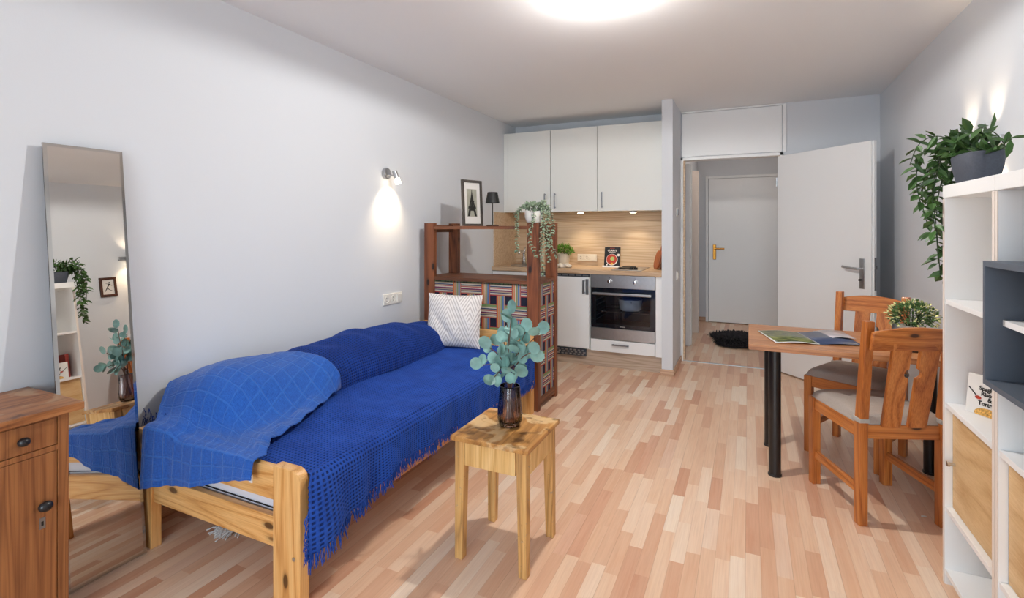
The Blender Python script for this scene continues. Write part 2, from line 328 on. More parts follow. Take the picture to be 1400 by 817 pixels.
# ------------------------------------------------------------------ mesh builder
class MB:
    def __init__(s): s.v = []; s.f = []; s.uv = None; s.mi = []
    def add(s, vs, fs, mi=0):
        o = len(s.v); s.v += [tuple(p) for p in vs]; s.f += [tuple(i+o for i in f) for f in fs]; s.mi += [mi]*len(fs); return s
    def bm(s, b, mi=0):
        b.verts.index_update()
        s.add([v.co[:] for v in b.verts], [[v.index for v in f.verts] for f in b.faces], mi); b.free(); return s
    def box(s, x0, x1, y0, y1, z0, z1, bev=0, seg=2, mat=None, mi=0):
        b = bmesh.new(); bmesh.ops.create_cube(b, size=1)
        for v in b.verts: v.co = Vector(((x0+x1)/2+v.co.x*(x1-x0), (y0+y1)/2+v.co.y*(y1-y0), (z0+z1)/2+v.co.z*(z1-z0)))
        if bev: bmesh.ops.bevel(b, geom=b.edges[:], offset=min(bev, abs(x1-x0)*.45, abs(y1-y0)*.45, abs(z1-z0)*.45), segments=seg, profile=.6, affect='EDGES')
        if mat is not None: bmesh.ops.transform(b, matrix=mat, verts=b.verts)
        return s.bm(b, mi)
    def beam(s, p0, p1, w, d, bev=.003, up=(0, 0, 1), taper=1.0):
        """rectangular bar from p0 to p1; w along side axis, d along the other"""
        p0, p1 = Vector(p0), Vector(p1); ax = (p1-p0); L = ax.length; ax.normalize()
        u = Vector(up); side = ax.cross(u)
        if side.length < 1e-4: side = Vector((1, 0, 0))
        side.normalize(); o = side.cross(ax).normalized()
        b = bmesh.new(); bmesh.ops.create_cube(b, size=1)
        for v in b.verts:
            k = taper if v.co.z < 0 else 1.0
            v.co = Vector((v.co.x*w*k, v.co.y*d*k, (v.co.z+.5)*L))
        if bev: bmesh.ops.bevel(b, geom=b.edges[:], offset=min(bev, w*.4, d*.4), segments=2, profile=.6, affect='EDGES')
        m = Matrix((side, o, ax)).transposed().to_4x4(); m.translation = p0
        bmesh.ops.transform(b, matrix=m, verts=b.verts)
        return s.bm(b)
    def tube(s, pts, r, n=10, cap=True):
        pts = [Vector(p) for p in pts]; rs = r if isinstance(r, (list, tuple)) else [r]*len(pts)
        vs = []; fs = []
        ref = None
        for i, p in enumerate(pts):
            a = pts[min(i+1, len(pts)-1)]-pts[max(i-1, 0)]
            if a.length < 1e-9: a = Vector((0, 0, 1))
            a.normalize()
            if ref is None:
                ref = a.orthogonal().normalized()
            else:
                ref = (ref-a*ref.dot(a)); ref = ref.normalized() if ref.length > 1e-6 else a.orthogonal().normalized()
            q = a.cross(ref)
            for k in range(n):
                t = 2*PI*k/n; vs.append(p+(ref*math.cos(t)+q*math.sin(t))*rs[i])
        for i in range(len(pts)-1):
            for k in range(n):
                fs.append((i*n+k, i*n+(k+1) % n, (i+1)*n+(k+1) % n, (i+1)*n+k))
        if cap: fs += [tuple(range(n-1, -1, -1)), tuple(range((len(pts)-1)*n, len(pts)*n))]
        return s.add(vs, fs)
    def lathe(s, c, prof, n=32, sx=1, sy=1, wob=None, closed=False):
        vs = []; fs = []
        for (r, z) in prof:
            for k in range(n):
                t = 2*PI*k/n; rr = r*(wob(t) if wob else 1)
                vs.append((c[0]+rr*math.cos(t)*sx, c[1]+rr*math.sin(t)*sy, c[2]+z))
        m = len(prof)
        for i in range(m-1):
            for k in range(n): fs.append((i*n+k, i*n+(k+1) % n, (i+1)*n+(k+1) % n, (i+1)*n+k))
        if not closed:
            if prof[0][0] > 1e-5: fs.append(tuple(range(n-1, -1, -1)))
            if prof[-1][0] > 1e-5: fs.append(tuple(range((m-1)*n, m*n)))
        return s.add(vs, fs)
    def prism(s, pts, frame, depth, bev=0, mi=0):
        """2-D outline pts extruded; frame = (origin, U, V, N)"""
        o, U, V, N = (Vector(q) for q in frame)
        b = bmesh.new()
        vs = [b.verts.new(o+U*x+V*y) for x, y in pts]
        f = b.faces.new(vs)
        r = bmesh.ops.extrude_face_region(b, geom=[f])
        for g in r['geom']:
            if isinstance(g, bmesh.types.BMVert): g.co += N*depth
        bmesh.ops.recalc_face_normals(b, faces=b.faces)
        if bev: bmesh.ops.bevel(b, geom=[e for e in b.edges if e.calc_face_angle(0) > .6], offset=bev, segments=2, profile=.6, affect='EDGES')
        return s.bm(b, mi)
    def quad(s, a, b, c, d): return s.add([a, b, c, d], [(0, 1, 2, 3)])
    def leaf(s, p, d, up, L, W, curl=.15):
        p, d, up = Vector(p), Vector(d).normalized(), Vector(up)
        w = d.cross(up)
        w = w.normalized() if w.length > 1e-4 else d.orthogonal().normalized()
        n = w.cross(d).normalized()
        c = [(0, 0, 0), (.28, .42, .06), (.62, .44, .02), (1, 0, -curl), (.62, -.44, .02), (.28, -.42, .06), (.45, 0, -.08)]
        vs = [p+d*(a*L)+w*(b*W)+n*(h*L) for a, b, h in c]
        return s.add(vs, [(0, 6, 1), (1, 6, 2), (2, 6, 3), (3, 6, 4), (4, 6, 5), (5, 6, 0)])
    def disc_leaf(s, p, d, up, L, W, cup=.08):
        p, d, up = Vector(p), Vector(d).normalized(), Vector(up)
        w = d.cross(up)
        w = w.normalized() if w.length > 1e-4 else d.orthogonal().normalized()
        n = w.cross(d).normalized(); c = p+d*(L*.55)
        vs = [c]
        K = 14
        for ring, rr in ((1, .55), (2, 1.0)):
            for k in range(K):
                t = 2*PI*k/K
                vs.append(c+d*(-math.cos(t)*L*.5*rr)+w*(math.sin(t)*W*.5*rr)+n*(cup*L*rr*rr))
        fs = [(0, 1+k, 1+(k+1) % K) for k in range(K)]+[(1+k, 1+K+k, 1+K+(k+1) % K, 1+(k+1) % K) for k in range(K)]
        return s.add(vs, fs)

ORG = {}
def org(o): return ORG.get(o.name, Vector((0, 0, 0)))
def link(name, me, mat, parent=None, origin=None, smooth=False):
    """geometry is given in world coordinates; moved to the parent's (or its own) base"""
    o = bpy.data.objects.new(name, me); col.objects.link(o)
    if parent is not None:
        w = org(parent); o.parent = parent; ORG[o.name] = w.copy(); sh = w
    else:
        sh = Vector(origin) if origin is not None else Vector((0, 0, 0)); o.location = sh; ORG[o.name] = sh.copy()
    if sh.length > 0: me.transform(Matrix.Translation(-sh))
    for m in (mat if isinstance(mat, (list, tuple)) else [mat]): me.materials.append(M[m] if isinstance(m, str) else m)
    if smooth:
        for p in me.polygons: p.use_smooth = True
    return o
def obj(name, mb, mat, parent=None, origin=None, smooth=False, auto=False):
    me = bpy.data.meshes.new(name); me.from_pydata(mb.v, [], mb.f); me.validate(); me.update()
    if any(mb.mi) and len(mb.mi) == len(me.polygons):
        me.polygons.foreach_set('material_index', mb.mi)
    b = bmesh.new(); b.from_mesh(me); bmesh.ops.recalc_face_normals(b, faces=b.faces); b.to_mesh(me); b.free()
    o = link(name, me, mat, parent, origin, smooth or auto)
    if auto: o.data.set_sharp_from_angle(angle=R(35))
    return o
def thing(name, label, cat, loc=(0, 0, 0), group=None):
    o = bpy.data.objects.new(name, None); col.objects.link(o); o.location = loc; o.empty_display_size = .1
    ORG[o.name] = Vector(loc); o['label'] = label; o['category'] = cat
    if group: o['group'] = group
    return o
def tag(o, label, cat, group=None, kind=None):
    o['label'] = label; o['category'] = cat
    if group: o['group'] = group
    if kind: o['kind'] = kind
    return o
def struct(name, mb, mat, parent=None, auto=False):
    o = obj(name, mb, mat, parent, auto=auto)
    if parent is None: o['kind'] = 'structure'
    return o
def grid_mesh(name, P, uv=None, closed=False):
    n, m, _ = P.shape
    me = bpy.data.meshes.new(name)
    idx = np.arange(n*m).reshape(n, m)
    a = idx[:-1, :-1].ravel(); b = idx[1:, :-1].ravel(); c = idx[1:, 1:].ravel(); d = idx[:-1, 1:].ravel()
    q = np.stack([a, b, c, d], 1).astype(np.int32)
    me.vertices.add(n*m); me.vertices.foreach_set('co', P.reshape(-1).astype(np.float32))
    me.loops.add(q.size); me.loops.foreach_set('vertex_index', q.ravel())
    me.polygons.add(len(q)); me.polygons.foreach_set('loop_start', np.arange(0, q.size, 4, dtype=np.int32))
    me.polygons.foreach_set('use_smooth', np.ones(len(q), dtype=bool))
    if uv is not None:
        l = me.uv_layers.new(name='UVMap'); l.data.foreach_set('uv', uv.reshape(-1, 2)[q.ravel()].ravel().astype(np.float32))
    me.update(calc_edges=True); me.validate()
    return me
def grid_normals(P):
    du = np.gradient(P, axis=0); dv = np.gradient(P, axis=1)
    N = np.cross(du, dv); N /= np.linalg.norm(N, axis=2, keepdims=True)+1e-9
    return N
def text_part(name, s, size, origin, U, V, mat, parent, align='CENTER', depth=.0004, bold=0.0):
    cu = bpy.data.curves.new(name, 'FONT'); cu.body = s; cu.size = size; cu.align_x = align; cu.extrude = depth; cu.offset = bold
    tmp = bpy.data.objects.new(name+'_tmp', cu); col.objects.link(tmp)
    dg = bpy.context.evaluated_depsgraph_get(); dg.update()
    me = bpy.data.meshes.new_from_object(tmp.evaluated_get(dg)); bpy.data.objects.remove(tmp)
    U, V = Vector(U).normalized(), Vector(V).normalized(); N = U.cross(V)
    m = Matrix((U, V, N)).transposed().to_4x4(); m.translation = Vector(origin)
    me.transform(m); me.materials.clear()
    return link(name, me, mat, parent)
def sm(a, b, x):
    t = np.clip((x-a)/(b-a), 0, 1); return t*t*(3-2*t)

# ------------------------------------------------------------------ the room
XL, XR, YB, H = -2.45, 1.043, 5.366, 2.5
YF = -3.0
WX0, WX1 = -1.0, .90                         # window opening behind the camera
PX0, PX1, PY = -.712, -.616, 4.76          # kitchen partition
OX0, OX1, OZ = -.593, .268, 2.012          # doorway in the far wall
struct('floor', MB().box(XL-.1, XR+.1, YF-.1, 8.6, -.1, 0), 'floor')
struct('ceiling', MB().box(XL-.1, XR+.1, YF-.1, 8.6, H, H+.12), 'ceiling')
struct('wall_left', MB().box(XL-.12, XL, YF-.1, YB+.12, 0, H), 'wall')
struct('wall_right', MB().box(XR, XR+.12, YF-.1, YB+.12, 0, H), 'wall')
wb = MB().box(XL, OX0-.03, YB, YB+.12, 0, H).box(OX1+.03, XR, YB, YB+.12, 0, H).box(OX0-.03, OX1+.03, YB, YB+.12, OZ+.02, H)
struct('wall_back', wb, 'wall')
wf = MB().box(XL, WX0, YF-.12, YF, 0, H).box(WX1, XR, YF-.12, YF, 0, H)
wf.box(WX0, WX1, YF-.12, YF, 0, .12).box(WX0, WX1, YF-.12, YF, 2.38, H)
struct('wall_front', wf, 'wall')
wfr = MB()
for x in (WX0+.03, (WX0+WX1)/2, WX1-.03): wfr.box(x-.03, x+.03, YF-.08, YF-.03, .12, 2.38, .004)
wfr.box(WX0, WX1, YF-.08, YF-.03, .12, .18, .004).box(WX0, WX1, YF-.08, YF-.03, 2.32, 2.38, .004)
struct('window_1', wfr, 'white')
struct('wall_partition', MB().box(PX0, PX1, PY, YB, 0, H), 'wall')
# skirting boards
bl = MB().box(XL, XL+.014, YF, 4.8, 0, .055, .003)
struct('baseboard_left', bl, 'beech_skirt')
struct('baseboard_right', MB().box(XR-.014, XR, YF, YB, 0, .055, .003), 'beech_skirt')
struct('baseboard_partition', MB().box(PX1, PX1+.013, PY, YB, 0, .055, .003).box(PX0-.012, PX1+.013, PY-.013, PY, 0, .055, .003), 'beech_skirt_x')
struct('baseboard_back', MB().box(OX1+.09, XR, YB-.014, YB, 0, .055, .003), 'beech_skirt_x')
# transom panels over the doorway, frame and divider
struct('trim_1', MB().box(PX1+.012, .288, YB-.016, YB, OZ+.035, H-.022, .003), 'white')
struct('trim_2', MB().box(PX1+.008, .295, YB-.022, YB, H-.018, H-.002, .003).box(.294, .322, YB-.02, YB, OZ+.03, H-.006, .003), 'white')
dfm = MB().box(OX0-.03, OX0, YB-.02, YB+.12, 0, OZ+.03, .003).box(OX1, OX1+.03, YB-.02, YB+.12, 0, OZ+.03, .003)
dfm.box(OX0-.03, OX1+.03, YB-.02, YB+.12, OZ, OZ+.03, .003)
df = struct('trim_3', dfm, 'white')
struct('trim_4', MB().box(OX0-.001, OX0+.012, YB+.01, YB+.1, 0, OZ).box(OX1-.012, OX1+.001, YB-.012, YB+.1, 0, OZ), 'oak_back')
struct('trim_5', MB().box(OX0, OX1, YB-.012, YB+.014, 0, .006, .002), 'steel')
# hallway beyond the doorway
hl = MB().box(-.80, -.66, YB+.12, 8.0, 0, H)
struct('wall_hall_left', hl, 'wall')
struct('wall_hall_right', MB().box(.55, .67, YB+.12, 8.0, 0, H), 'wall')
struct('wall_hall_end', MB().box(-.8, .67, 7.78, 7.9, 0, H), 'wall')
struct('trim_6', MB().box(-.66, -.586, 6.12, 6.2, 0, OZ+.05, .004).box(-.66, -.60, 6.05, 6.12, 0, OZ+.05, .004), 'white')
struct('trim_7', MB().box(-.66, -.573, 6.86, 6.97, 0, OZ+.05, .004), 'cream_edge')
struct('baseboard_hall', MB().box(-.66, -.52, 7.766, 7.78, 0, .06, .003), 'beech_skirt_x')
# far flat door of the hallway
d2 = thing('door_2', 'white flat door with brass handle at the far end of the hallway', 'door', (-.51, 7.75, 0)); d2['kind'] = 'structure'
obj('door_leaf', MB().box(-.51, .46, 7.72, 7.76, .012, 2.03, .003), 'white', d2)
obj('door_frame', MB().box(-.55, -.515, 7.735, 7.778, 0, 2.07, .003).box(.465, .5, 7.735, 7.778, 0, 2.07, .003).box(-.515, .465, 7.735, 7.778, 2.035, 2.07, .003), 'white', d2)
pl = obj('door_handle', MB().box(-.452, -.41, 7.708, 7.72, .89, 1.10, .006).tube([(-.43, 7.715, 1.045), (-.43, 7.665, 1.045)], .01).tube([(-.43, 7.668, 1.045), (-.30, 7.668, 1.045)], .011), 'brass', d2)

# open room door, hinged at the right jamb
d1 = thing('door_1', 'open white flush door with steel lever handle beside the dining table', 'door', (0, 0, 0)); d1['kind'] = 'structure'
LW, LT = .90, .04
obj('door_leaf', MB().box(.006, LW, -LT, 0, .012, 2.0, .003), 'white', d1)
obj('door_rebate', MB().box(LW, LW+.012, -LT+.015, 0, .012, 2.0, .002), 'white', d1)
obj('door_handle', MB().box(LW-.09, LW-.05, -LT-.008, -LT, .865, 1.10, .003).tube([(LW-.07, -LT, 1.02), (LW-.07, -LT-.05, 1.02)], .009).tube([(LW-.07, -LT-.05, 1.02), (LW-.12, -LT-.052, 1.022), (LW-.20, -LT-.05, 1.03)], .0095), 'steel', d1, auto=True)
obj('key_bit', MB().tube([(LW-.07, -LT-.006, .935), (LW-.07, -LT-.022, .935)], .006).box(LW-.072, LW-.068, -LT-.04, -LT-.02, .928, .942), 'black_matt', d1)
obj('lock_plate', MB().box(LW+.011, LW+.014, -LT+.017, -.004, .86, 1.11, .002).box(LW+.012, LW+.024, -LT+.02, -.008, 1.02, 1.05, .002), 'steel_dark', d1)
obj('hinge', MB().tube([(0, -LT-.006, 1.72), (0, -LT-.006, 1.80)], .007), 'steel', d1)
d1.location = (.275, 5.342, 0); d1.rotation_euler = (0, 0, R(-48))

# light switches and sockets
def socket(name, label, c, ax, w, hgt, n_sock, mat, blank=True):
    """ax: 'L' on the left wall facing +X, 'B' on the back facing -Y, 'P' on partition facing +X"""
    s = thing(name, label, 'socket', c)
    if ax == 'B': fr = lambda u, v, d: (c[0]+u, c[1]-d, c[2]+v)
    else: fr = lambda u, v, d: (c[0]+d, c[1]+u, c[2]+v)
    def bx(u0, u1, v0, v1, d0, d1, bev):
        a = fr(u0, v0, d0); b = fr(u1, v1, d1)
        return MB().box(min(a[0], b[0]), max(a[0], b[0]), min(a[1], b[1]), max(a[1], b[1]), a[2], b[2], bev)
    obj('cover_plate', bx(-w/2, w/2, -hgt/2, hgt/2, 0, .011, .004), mat, s)
    cell = w/(n_sock+(1 if blank else 0))
    for i in range(n_sock):
        u = -w/2+cell*(i+.5)
        vs = []; K = 20; mb = MB(); r = cell*.30
        for rr, dd in ((r*1.18, .0112), (r*1.12, .0145), (r, .0145), (r*.97, .0114), (0.001, .0113)):
            for k in range(K): vs.append(fr(u+rr*math.cos(2*PI*k/K), rr*math.sin(2*PI*k/K), dd))
        mb.add(vs, [(a*K+k, a*K+(k+1) % K, (a+1)*K+(k+1) % K, (a+1)*K+k) for a in range(4) for k in range(K)])
        so = obj('socket_insert', mb, mat, s, auto=True)
        hb = MB()
        for q in (-1, 1): hb.lathe((0, 0, 0), [(.0001, 0), (.0035, 0)], 8) if False else hb.add([fr(u+.0035*math.cos(2*PI*k/8), q*.011+.0035*math.sin(2*PI*k/8), .0118) for k in range(8)], [tuple(range(8))])
        obj('pin_hole', hb, 'black_matt', so)
    if blank:
        u = w/2-cell/2
        obj('rocker', bx(u-cell*.38, u+cell*.38, -hgt*.36, hgt*.36, .009, .016, .003), mat, s)
    return s
socket('wall_socket', 'white double socket with light switch on the left wall above the bed', (XL, 3.11, .80), 'L', .225, .082, 2, 'switch')
socket('kitchen_socket', 'cream double socket with switch on the oak splashback beside the herb pot', (-1.584, 5.345, 1.013), 'B', .215, .078, 2, 'cream_plastic')
socket('kitchen_socket', 'cream single socket on the splashback half hidden behind the dark shelf post', (-2.13, 5.345, .995), 'B', .08, .08, 1, 'cream_plastic', False)
for z, lb in ((1.484, 'small grey thermostat on the partition side, upper of two'), (.885, 'small white light switch on the partition side below the thermostat')):
    s = thing('light_switch' if z < 1 else 'room_thermostat', lb, 'switch' if z < 1 else 'thermostat', (PX1, 5.03, z))
    obj('cover_plate', MB().box(PX1, PX1+.012, 4.99, 5.07, z-.04, z+.04, .004), 'switch', s)
    obj('rocker', MB().box(PX1+.01, PX1+.018, 5.005, 5.055, z-.027, z+.027, .003), 'switch' if z < 1 else 'steel_dark', s)

# ------------------------------------------------------------------ kitchen
KY = 5.36
kb = obj('splashback', MB().box(XL+.016, PX0, YB-.012, YB-.001, .93, 1.505), 'oak_back', origin=(-1.6, YB, .93)); tag(kb, 'light oak splashback panel on the wall under the white cabinets', 'splashback')
ks = obj('side_splashback', MB().box(XL+.001, XL+.014, 4.80, YB-.001, .932, 1.505), 'oak_back', origin=(XL, 5, .93)); tag(ks, 'light oak side panel on the left wall behind the dark shelf', 'splashback')
wt = obj('worktop', MB().box(XL+.001, PX0-.001, 4.76, YB-.013, .89, .93, .003), 'oak_top', origin=(-1.6, 5, .89)); tag(wt, 'light oak kitchen worktop running over fridge and oven', 'worktop')
plin = obj('plinth', MB().box(XL+.001, PX0-.001, 4.815, 4.83, 0, .15), 'oak_plinth', origin=(-1.6, 4.82, 0)); tag(plin, 'washed oak plinth board below the fridge and oven', 'plinth')
# base unit with sink (left)
s = thing('sink_cabinet', 'white sink base cabinet in the corner behind the dark shelf', 'cabinet', (-2.17, 5.05, .15))
obj('body', MB().box(XL+.002, -1.905, 4.80, 5.34, .15, .889), 'white_matt', s)
obj('door', MB().box(XL+.004, -1.908, 4.78, 4.799, .155, .885, .002), 'white', s)
# fridge
s = thing('fridge', 'white undercounter fridge with dark vent grilles left of the oven', 'fridge', (-1.65, 5.05, .12))
obj('body', MB().box(-1.90, -1.392, 4.805, 5.34, .152, .889), 'white_matt', s)
d = obj('door', MB().box(-1.896, -1.396, 4.775, 4.80, .165, .855, .004), 'white', s)
obj('handle', MB().box(-1.452, -1.436, 4.745, 4.775, .70, .715, .003).box(-1.452, -1.436, 4.745, 4.775, .815, .83, .003).box(-1.455, -1.433, 4.738, 4.750, .70, .83, .004).box(-1.43, -1.40, 4.766, 4.776, .69, .84, .003), 'steel_dark', d)
vg = obj('top_vent', MB().box(-1.896, -1.396, 4.78, 4.80, .858, .886), 'vent_dark', s)
g = MB()
for i in range(7): g.box(-1.88+i*.07, -1.826+i*.07, 4.777, 4.781, .866, .878, .001)
obj('vent_slat', g, 'steel_dark', vg)
g = MB().box(-1.896, -1.43, 4.782, 4.80, .085, .158)
vg = obj('bottom_vent', g, 'vent_dark', s)
g = MB()
for j in range(3):
    for i in range(11): g.box(-1.89+i*.042+(j % 2)*.012, -1.868+i*.042+(j % 2)*.012, 4.778, 4.783, .095+j*.02, .107+j*.02, .001)
obj('vent_slat', g, 'steel', vg)
# oven
OXa, OXb = -1.383, -.772
s = thing('oven', 'built-in steel oven with black glass door and white casserole inside', 'oven', ((OXa+OXb)/2, 5.05, .27))
bd = MB().box(OXa, OXa+.02, 4.80, 5.33, .272, .888).box(OXb-.02, OXb, 4.80, 5.33, .272, .888).box(OXa+.02, OXb-.02, 4.80, 5.33, .272, .37).box(OXa+.02, OXb-.02, 4.80, 5.33, .755, .888).box(OXa+.02, OXb-.02, 5.29, 5.33, .37, .755)
obj('body', bd, 'oven_black', s)
cp = obj('control_panel', MB().box(OXa+.002, OXb-.002, 4.775, 4.80, .764, .887, .002), 'steel', s)
for x in (-1.195, -.955):
    k = obj('knob', MB().tube([(x, 4.776, .828), (x, 4.752, .828)], [.021, .018], 20).box(x-.008, x+.008, 4.742, 4.757, .812, .845, .003), 'chrome', cp, auto=True)
    mk = obj('dial_mark', MB().box(x-.002, x+.002, 4.773, 4.776, .857, .863), 'black_matt', cp)
dr = obj('door', MB().box(OXa+.002, OXb-.002, 4.775, 4.80, .275, .380, .002), 'steel', s)
obj('door_glass', MB().box(OXa+.004, OXb-.004, 4.781, 4.787, .381, .762, .002), 'oven_glass', dr)
obj('door_seal', MB().box(OXa+.004, OXa+.05, 4.788, 4.80, .381, .762).box(OXb-.05, OXb-.004, 4.788, 4.80, .381, .762).box(OXa+.05, OXb-.05, 4.788, 4.80, .381, .42).box(OXa+.05, OXb-.05, 4.788, 4.80, .70, .762), 'oven_black', dr)
obj('handle', MB().box(OXa+.03, OXb-.03, 4.728, 4.742, .70, .724, .006).box(OXa+.04, OXa+.06, 4.742, 4.778, .705, .72).box(OXb-.06, OXb-.04, 4.742, 4.778, .705, .72), 'steel', dr)
obj('door_badge', MB().box(-1.10, -1.05, 4.7795, 4.7805, .397, .404), 'steel', dr)
rk = MB()
for i in range(14): rk.tube([(OXa+.05+i*.039, 4.83, .53), (OXa+.05+i*.039, 5.27, .53)], .002, 6)
for y in (4.83, 5.05, 5.27): rk.tube([(OXa+.03, y, .53), (OXb-.03, y, .53)], .003, 6)
obj('oven_rack', rk, 'chrome', s)
for z in (.44, .48, .58, .63):
    for x in (OXa+.03, OXb-.03): obj('side_rail', MB().tube([(x, 4.84, z), (x, 5.26, z)], .003, 6), 'chrome', s)
p = thing('casserole_dish', 'white casserole dish standing on the rack inside the oven', 'dish', (-1.04, 4.97, .534))
obj('bowl', MB().lathe((-1.04, 4.97, .534), [(.085, 0), (.10, .012), (.112, .1), (.112, .108), (.104, .108), (.10, .1), (.09, .02), (.001, .014)], 40), 'pot_white', p, smooth=True)
obj('blue_lid', MB().lathe((-1.04, 4.97, .642), [(.116, 0), (.116, .006), (.10, .018), (.03, .03), (.001, .032)], 40), 'navy_page', p, smooth=True)
obj('handle', MB().box(-1.075, -1.005, 4.84, 4.866, .615, .63, .004), 'pot_white', p)
# drawer below the oven + filler
s = thing('oven_cabinet', 'white kitchen drawer under the oven with steel bar handle', 'cabinet', (-1.08, 5.05, .15))
obj('body', MB().box(OXa, OXb, 4.805, 5.33, .15, .268), 'white_matt', s)
d = obj('drawer', MB().box(OXa+.003, OXb-.003, 4.778, 4.80, .155, .268, .002), 'white', s)
obj('handle', MB().box(-1.17, -1.01, 4.752, 4.762, .222, .236, .003).box(-1.165, -1.155, 4.76, 4.779, .224, .234).box(-1.025, -1.015, 4.76, 4.779, .224, .234), 'steel_dark', d)
fl = obj('filler_panel', MB().box(OXb+.003, PX0-.001, 4.78, 4.80, .15, .889, .002), 'white', origin=(-.74, 4.79, .15)); tag(fl, 'narrow white filler strip between the oven and the partition', 'panel')
# hob
hb = thing('hob', 'steel two-plate hob with black knobs set in the worktop', 'hob', (-1.06, 5.05, .93))
obj('hob_plate', MB().box(-1.193, -.905, 4.82, 5.27, .93, .937, .003), 'steel', hb)
for y in (4.99, 5.16):
    obj('hot_plate', MB().lathe((-1.09, y, .937), [(.062, 0), (.072, .008), (.062, .01), (.001, .01)], 32), 'black_matt', hb, auto=True)
for y in (4.93, 5.00):
    obj('knob', MB().lathe((-.975 if y > 4.95 else -1.015, 4.90, .937), [(.02, 0), (.018, .02), (.001, .021)], 20).box((-.975 if y > 4.95 else -1.015)-.004, (-.975 if y > 4.95 else -1.015)+.004, 4.884, 4.916, .955, .966, .002), 'black_matt', hb, auto=True)
# sink and tap
sk = thing('sink', 'steel sink with chrome mixer tap in the worktop behind the dark shelf', 'sink', (-2.15, 5.05, .93))
obj('basin_rim', MB().lathe((-2.15, 5.06, .93), [(.20, .0), (.20, .006), (.175, .007), (.165, .003), (.05, .002), (.001, .002)], 40), 'steel', sk, smooth=True)
tp = obj('tap_body', MB().tube([(-2.235, 5.12, .936), (-2.235, 5.12, 1.05)], [.024, .02], 16).tube([(-2.235, 5.12, 1.03), (-2.235, 5.10, 1.075), (-2.225, 4.98, 1.09), (-2.225, 4.96, 1.06)], .012, 12), 'chrome', sk, smooth=True)
obj('tap_lever', MB().tube([(-2.235, 5.12, 1.05), (-2.22, 5.13, 1.13)], [.012, .006], 10), 'chrome', tp, smooth=True)
# upper cabinets
for i, (x0, x1, hx, lb) in enumerate(((XL+.002, -1.900, -1.955, 'white wall cabinet at the left end of the kitchen, next to the left wall'), (-1.896, -1.392, -1.845, 'white middle wall cabinet with its handle at lower left'), (-1.388, PX0-.004, -1.338, 'white wide wall cabinet at the right end beside the partition'))):
    s = thing('wall_cabinet', lb, 'cabinet', ((x0+x1)/2, 5.2, 1.505), 'kitchen wall cabinets')
    obj('body', MB().box(x0, x1, 5.068, YB-.002, 1.507, 2.372), 'white_matt', s)
    a, b = (x0+.05 if i == 0 else x0+.002), (x1-.05 if i == 2 else x1-.002)
    if i == 0: obj('filler_strip', MB().box(x0, x0+.048, 5.05, 5.067, 1.507, 2.372), 'white_matt', s)
    if i == 2: obj('filler_strip', MB().box(x1-.012, x1, 5.045, 5.067, 1.507, 2.36), 'white_matt', s); b = x1-.016
    d = obj('door', MB().box(a, b, 5.047, 5.066, 1.507, 2.370, .002), 'white_matt', s)
    hm = MB().box(hx-.007, hx+.007, 5.018, 5.026, 1.54, 1.70, .003).box(hx-.006, hx+.006, 5.024, 5.048, 1.545, 1.555).box(hx-.006, hx+.006, 5.024, 5.048, 1.685, 1.695)
    obj('handle', hm, 'steel_dark', d)
for x, w in ((-1.6, 'left'), (-1.05, 'right')):
    s = thing('cabinet_light', 'round lit spot under the wall cabinets, '+w+' one of two', 'light', (x, 5.15, 1.506), 'lights under the wall cabinets')
    obj('housing', MB().lathe((x, 5.15, 1.492), [(.036, 0), (.038, .014)], 28), 'steel', s, auto=True)
    obj('light_disc', MB().lathe((x, 5.15, 1.488), [(.001, 0), (.03, 0), (.03, .004)], 28), 'led', s)
    l = bpy.data.lights.new('under_cabinet_spot', 'SPOT'); l.energy = 7; l.color = (1, .84, .62); l.spot_size = R(115); l.spot_blend = .8; l.shadow_soft_size = .03
    lo = bpy.data.objects.new('bulb_light', l); col.objects.link(lo); lo.parent = s; lo.location = (0, 0, -.024); lo.rotation_euler = (0, 0, 0)

# ------------------------------------------------------------------ plants helpers
def bush(mb, c, rx, rz, n, L, W, seed, tipmb=None, tipn=0, bottom=-.3):
    rnd = random.Random(seed)
    for i in range(n):
        u = rnd.uniform(bottom, 1); t = rnd.uniform(0, 2*PI); q = math.sqrt(max(0, 1-u*u)); rr = rnd.uniform(.55, 1.0)
        d = Vector((q*math.cos(t), q*math.sin(t), u))
        p = Vector(c)+Vector((d.x*rx*rr, d.y*rx*rr, d.z*rz*rr))
        dd = d+Vector((rnd.uniform(-.6, .6), rnd.uniform(-.6, .6), rnd.uniform(-.4, .7)))
        (tipmb if tipmb is not None and rr > .86 and i % 5 < tipn else mb).leaf(p, dd, (rnd.uniform(-1, 1), rnd.uniform(-1, 1), 1), L*rnd.uniform(.7, 1.2), W*rnd.uniform(.7, 1.2))
def stems_for(mb, base, c, rx, rz, n, r, seed):
    rnd = random.Random(seed)
    for i in range(n):
        t = rnd.uniform(0, 2*PI); u = rnd.uniform(.2, 1); q = math.sqrt(1-u*u)
        e = Vector(c)+Vector((q*math.cos(t)*rx, q*math.sin(t)*rx, u*rz))*.85
        b = Vector(base)+Vector((math.cos(t), math.sin(t), 0))*rx*.15
        mb.tube([b, (b+e)/2+Vector((0, 0, rz*.1)), e], r, 5, cap=False)
def interp(path, k):
    P = [Vector(p) for p in path]; out = []
    for i in range(len(P)-1):
        p0 = P[max(i-1, 0)]; p1 = P[i]; p2 = P[i+1]; p3 = P[min(i+2, len(P)-1)]
        for j in range(k):
            t = j/k
            out.append(.5*((2*p1)+(p2-p0)*t+(2*p0-5*p1+4*p2-p3)*t*t+(3*p1-p0-3*p2+p3)*t**3))
    out.append(P[-1]); return out
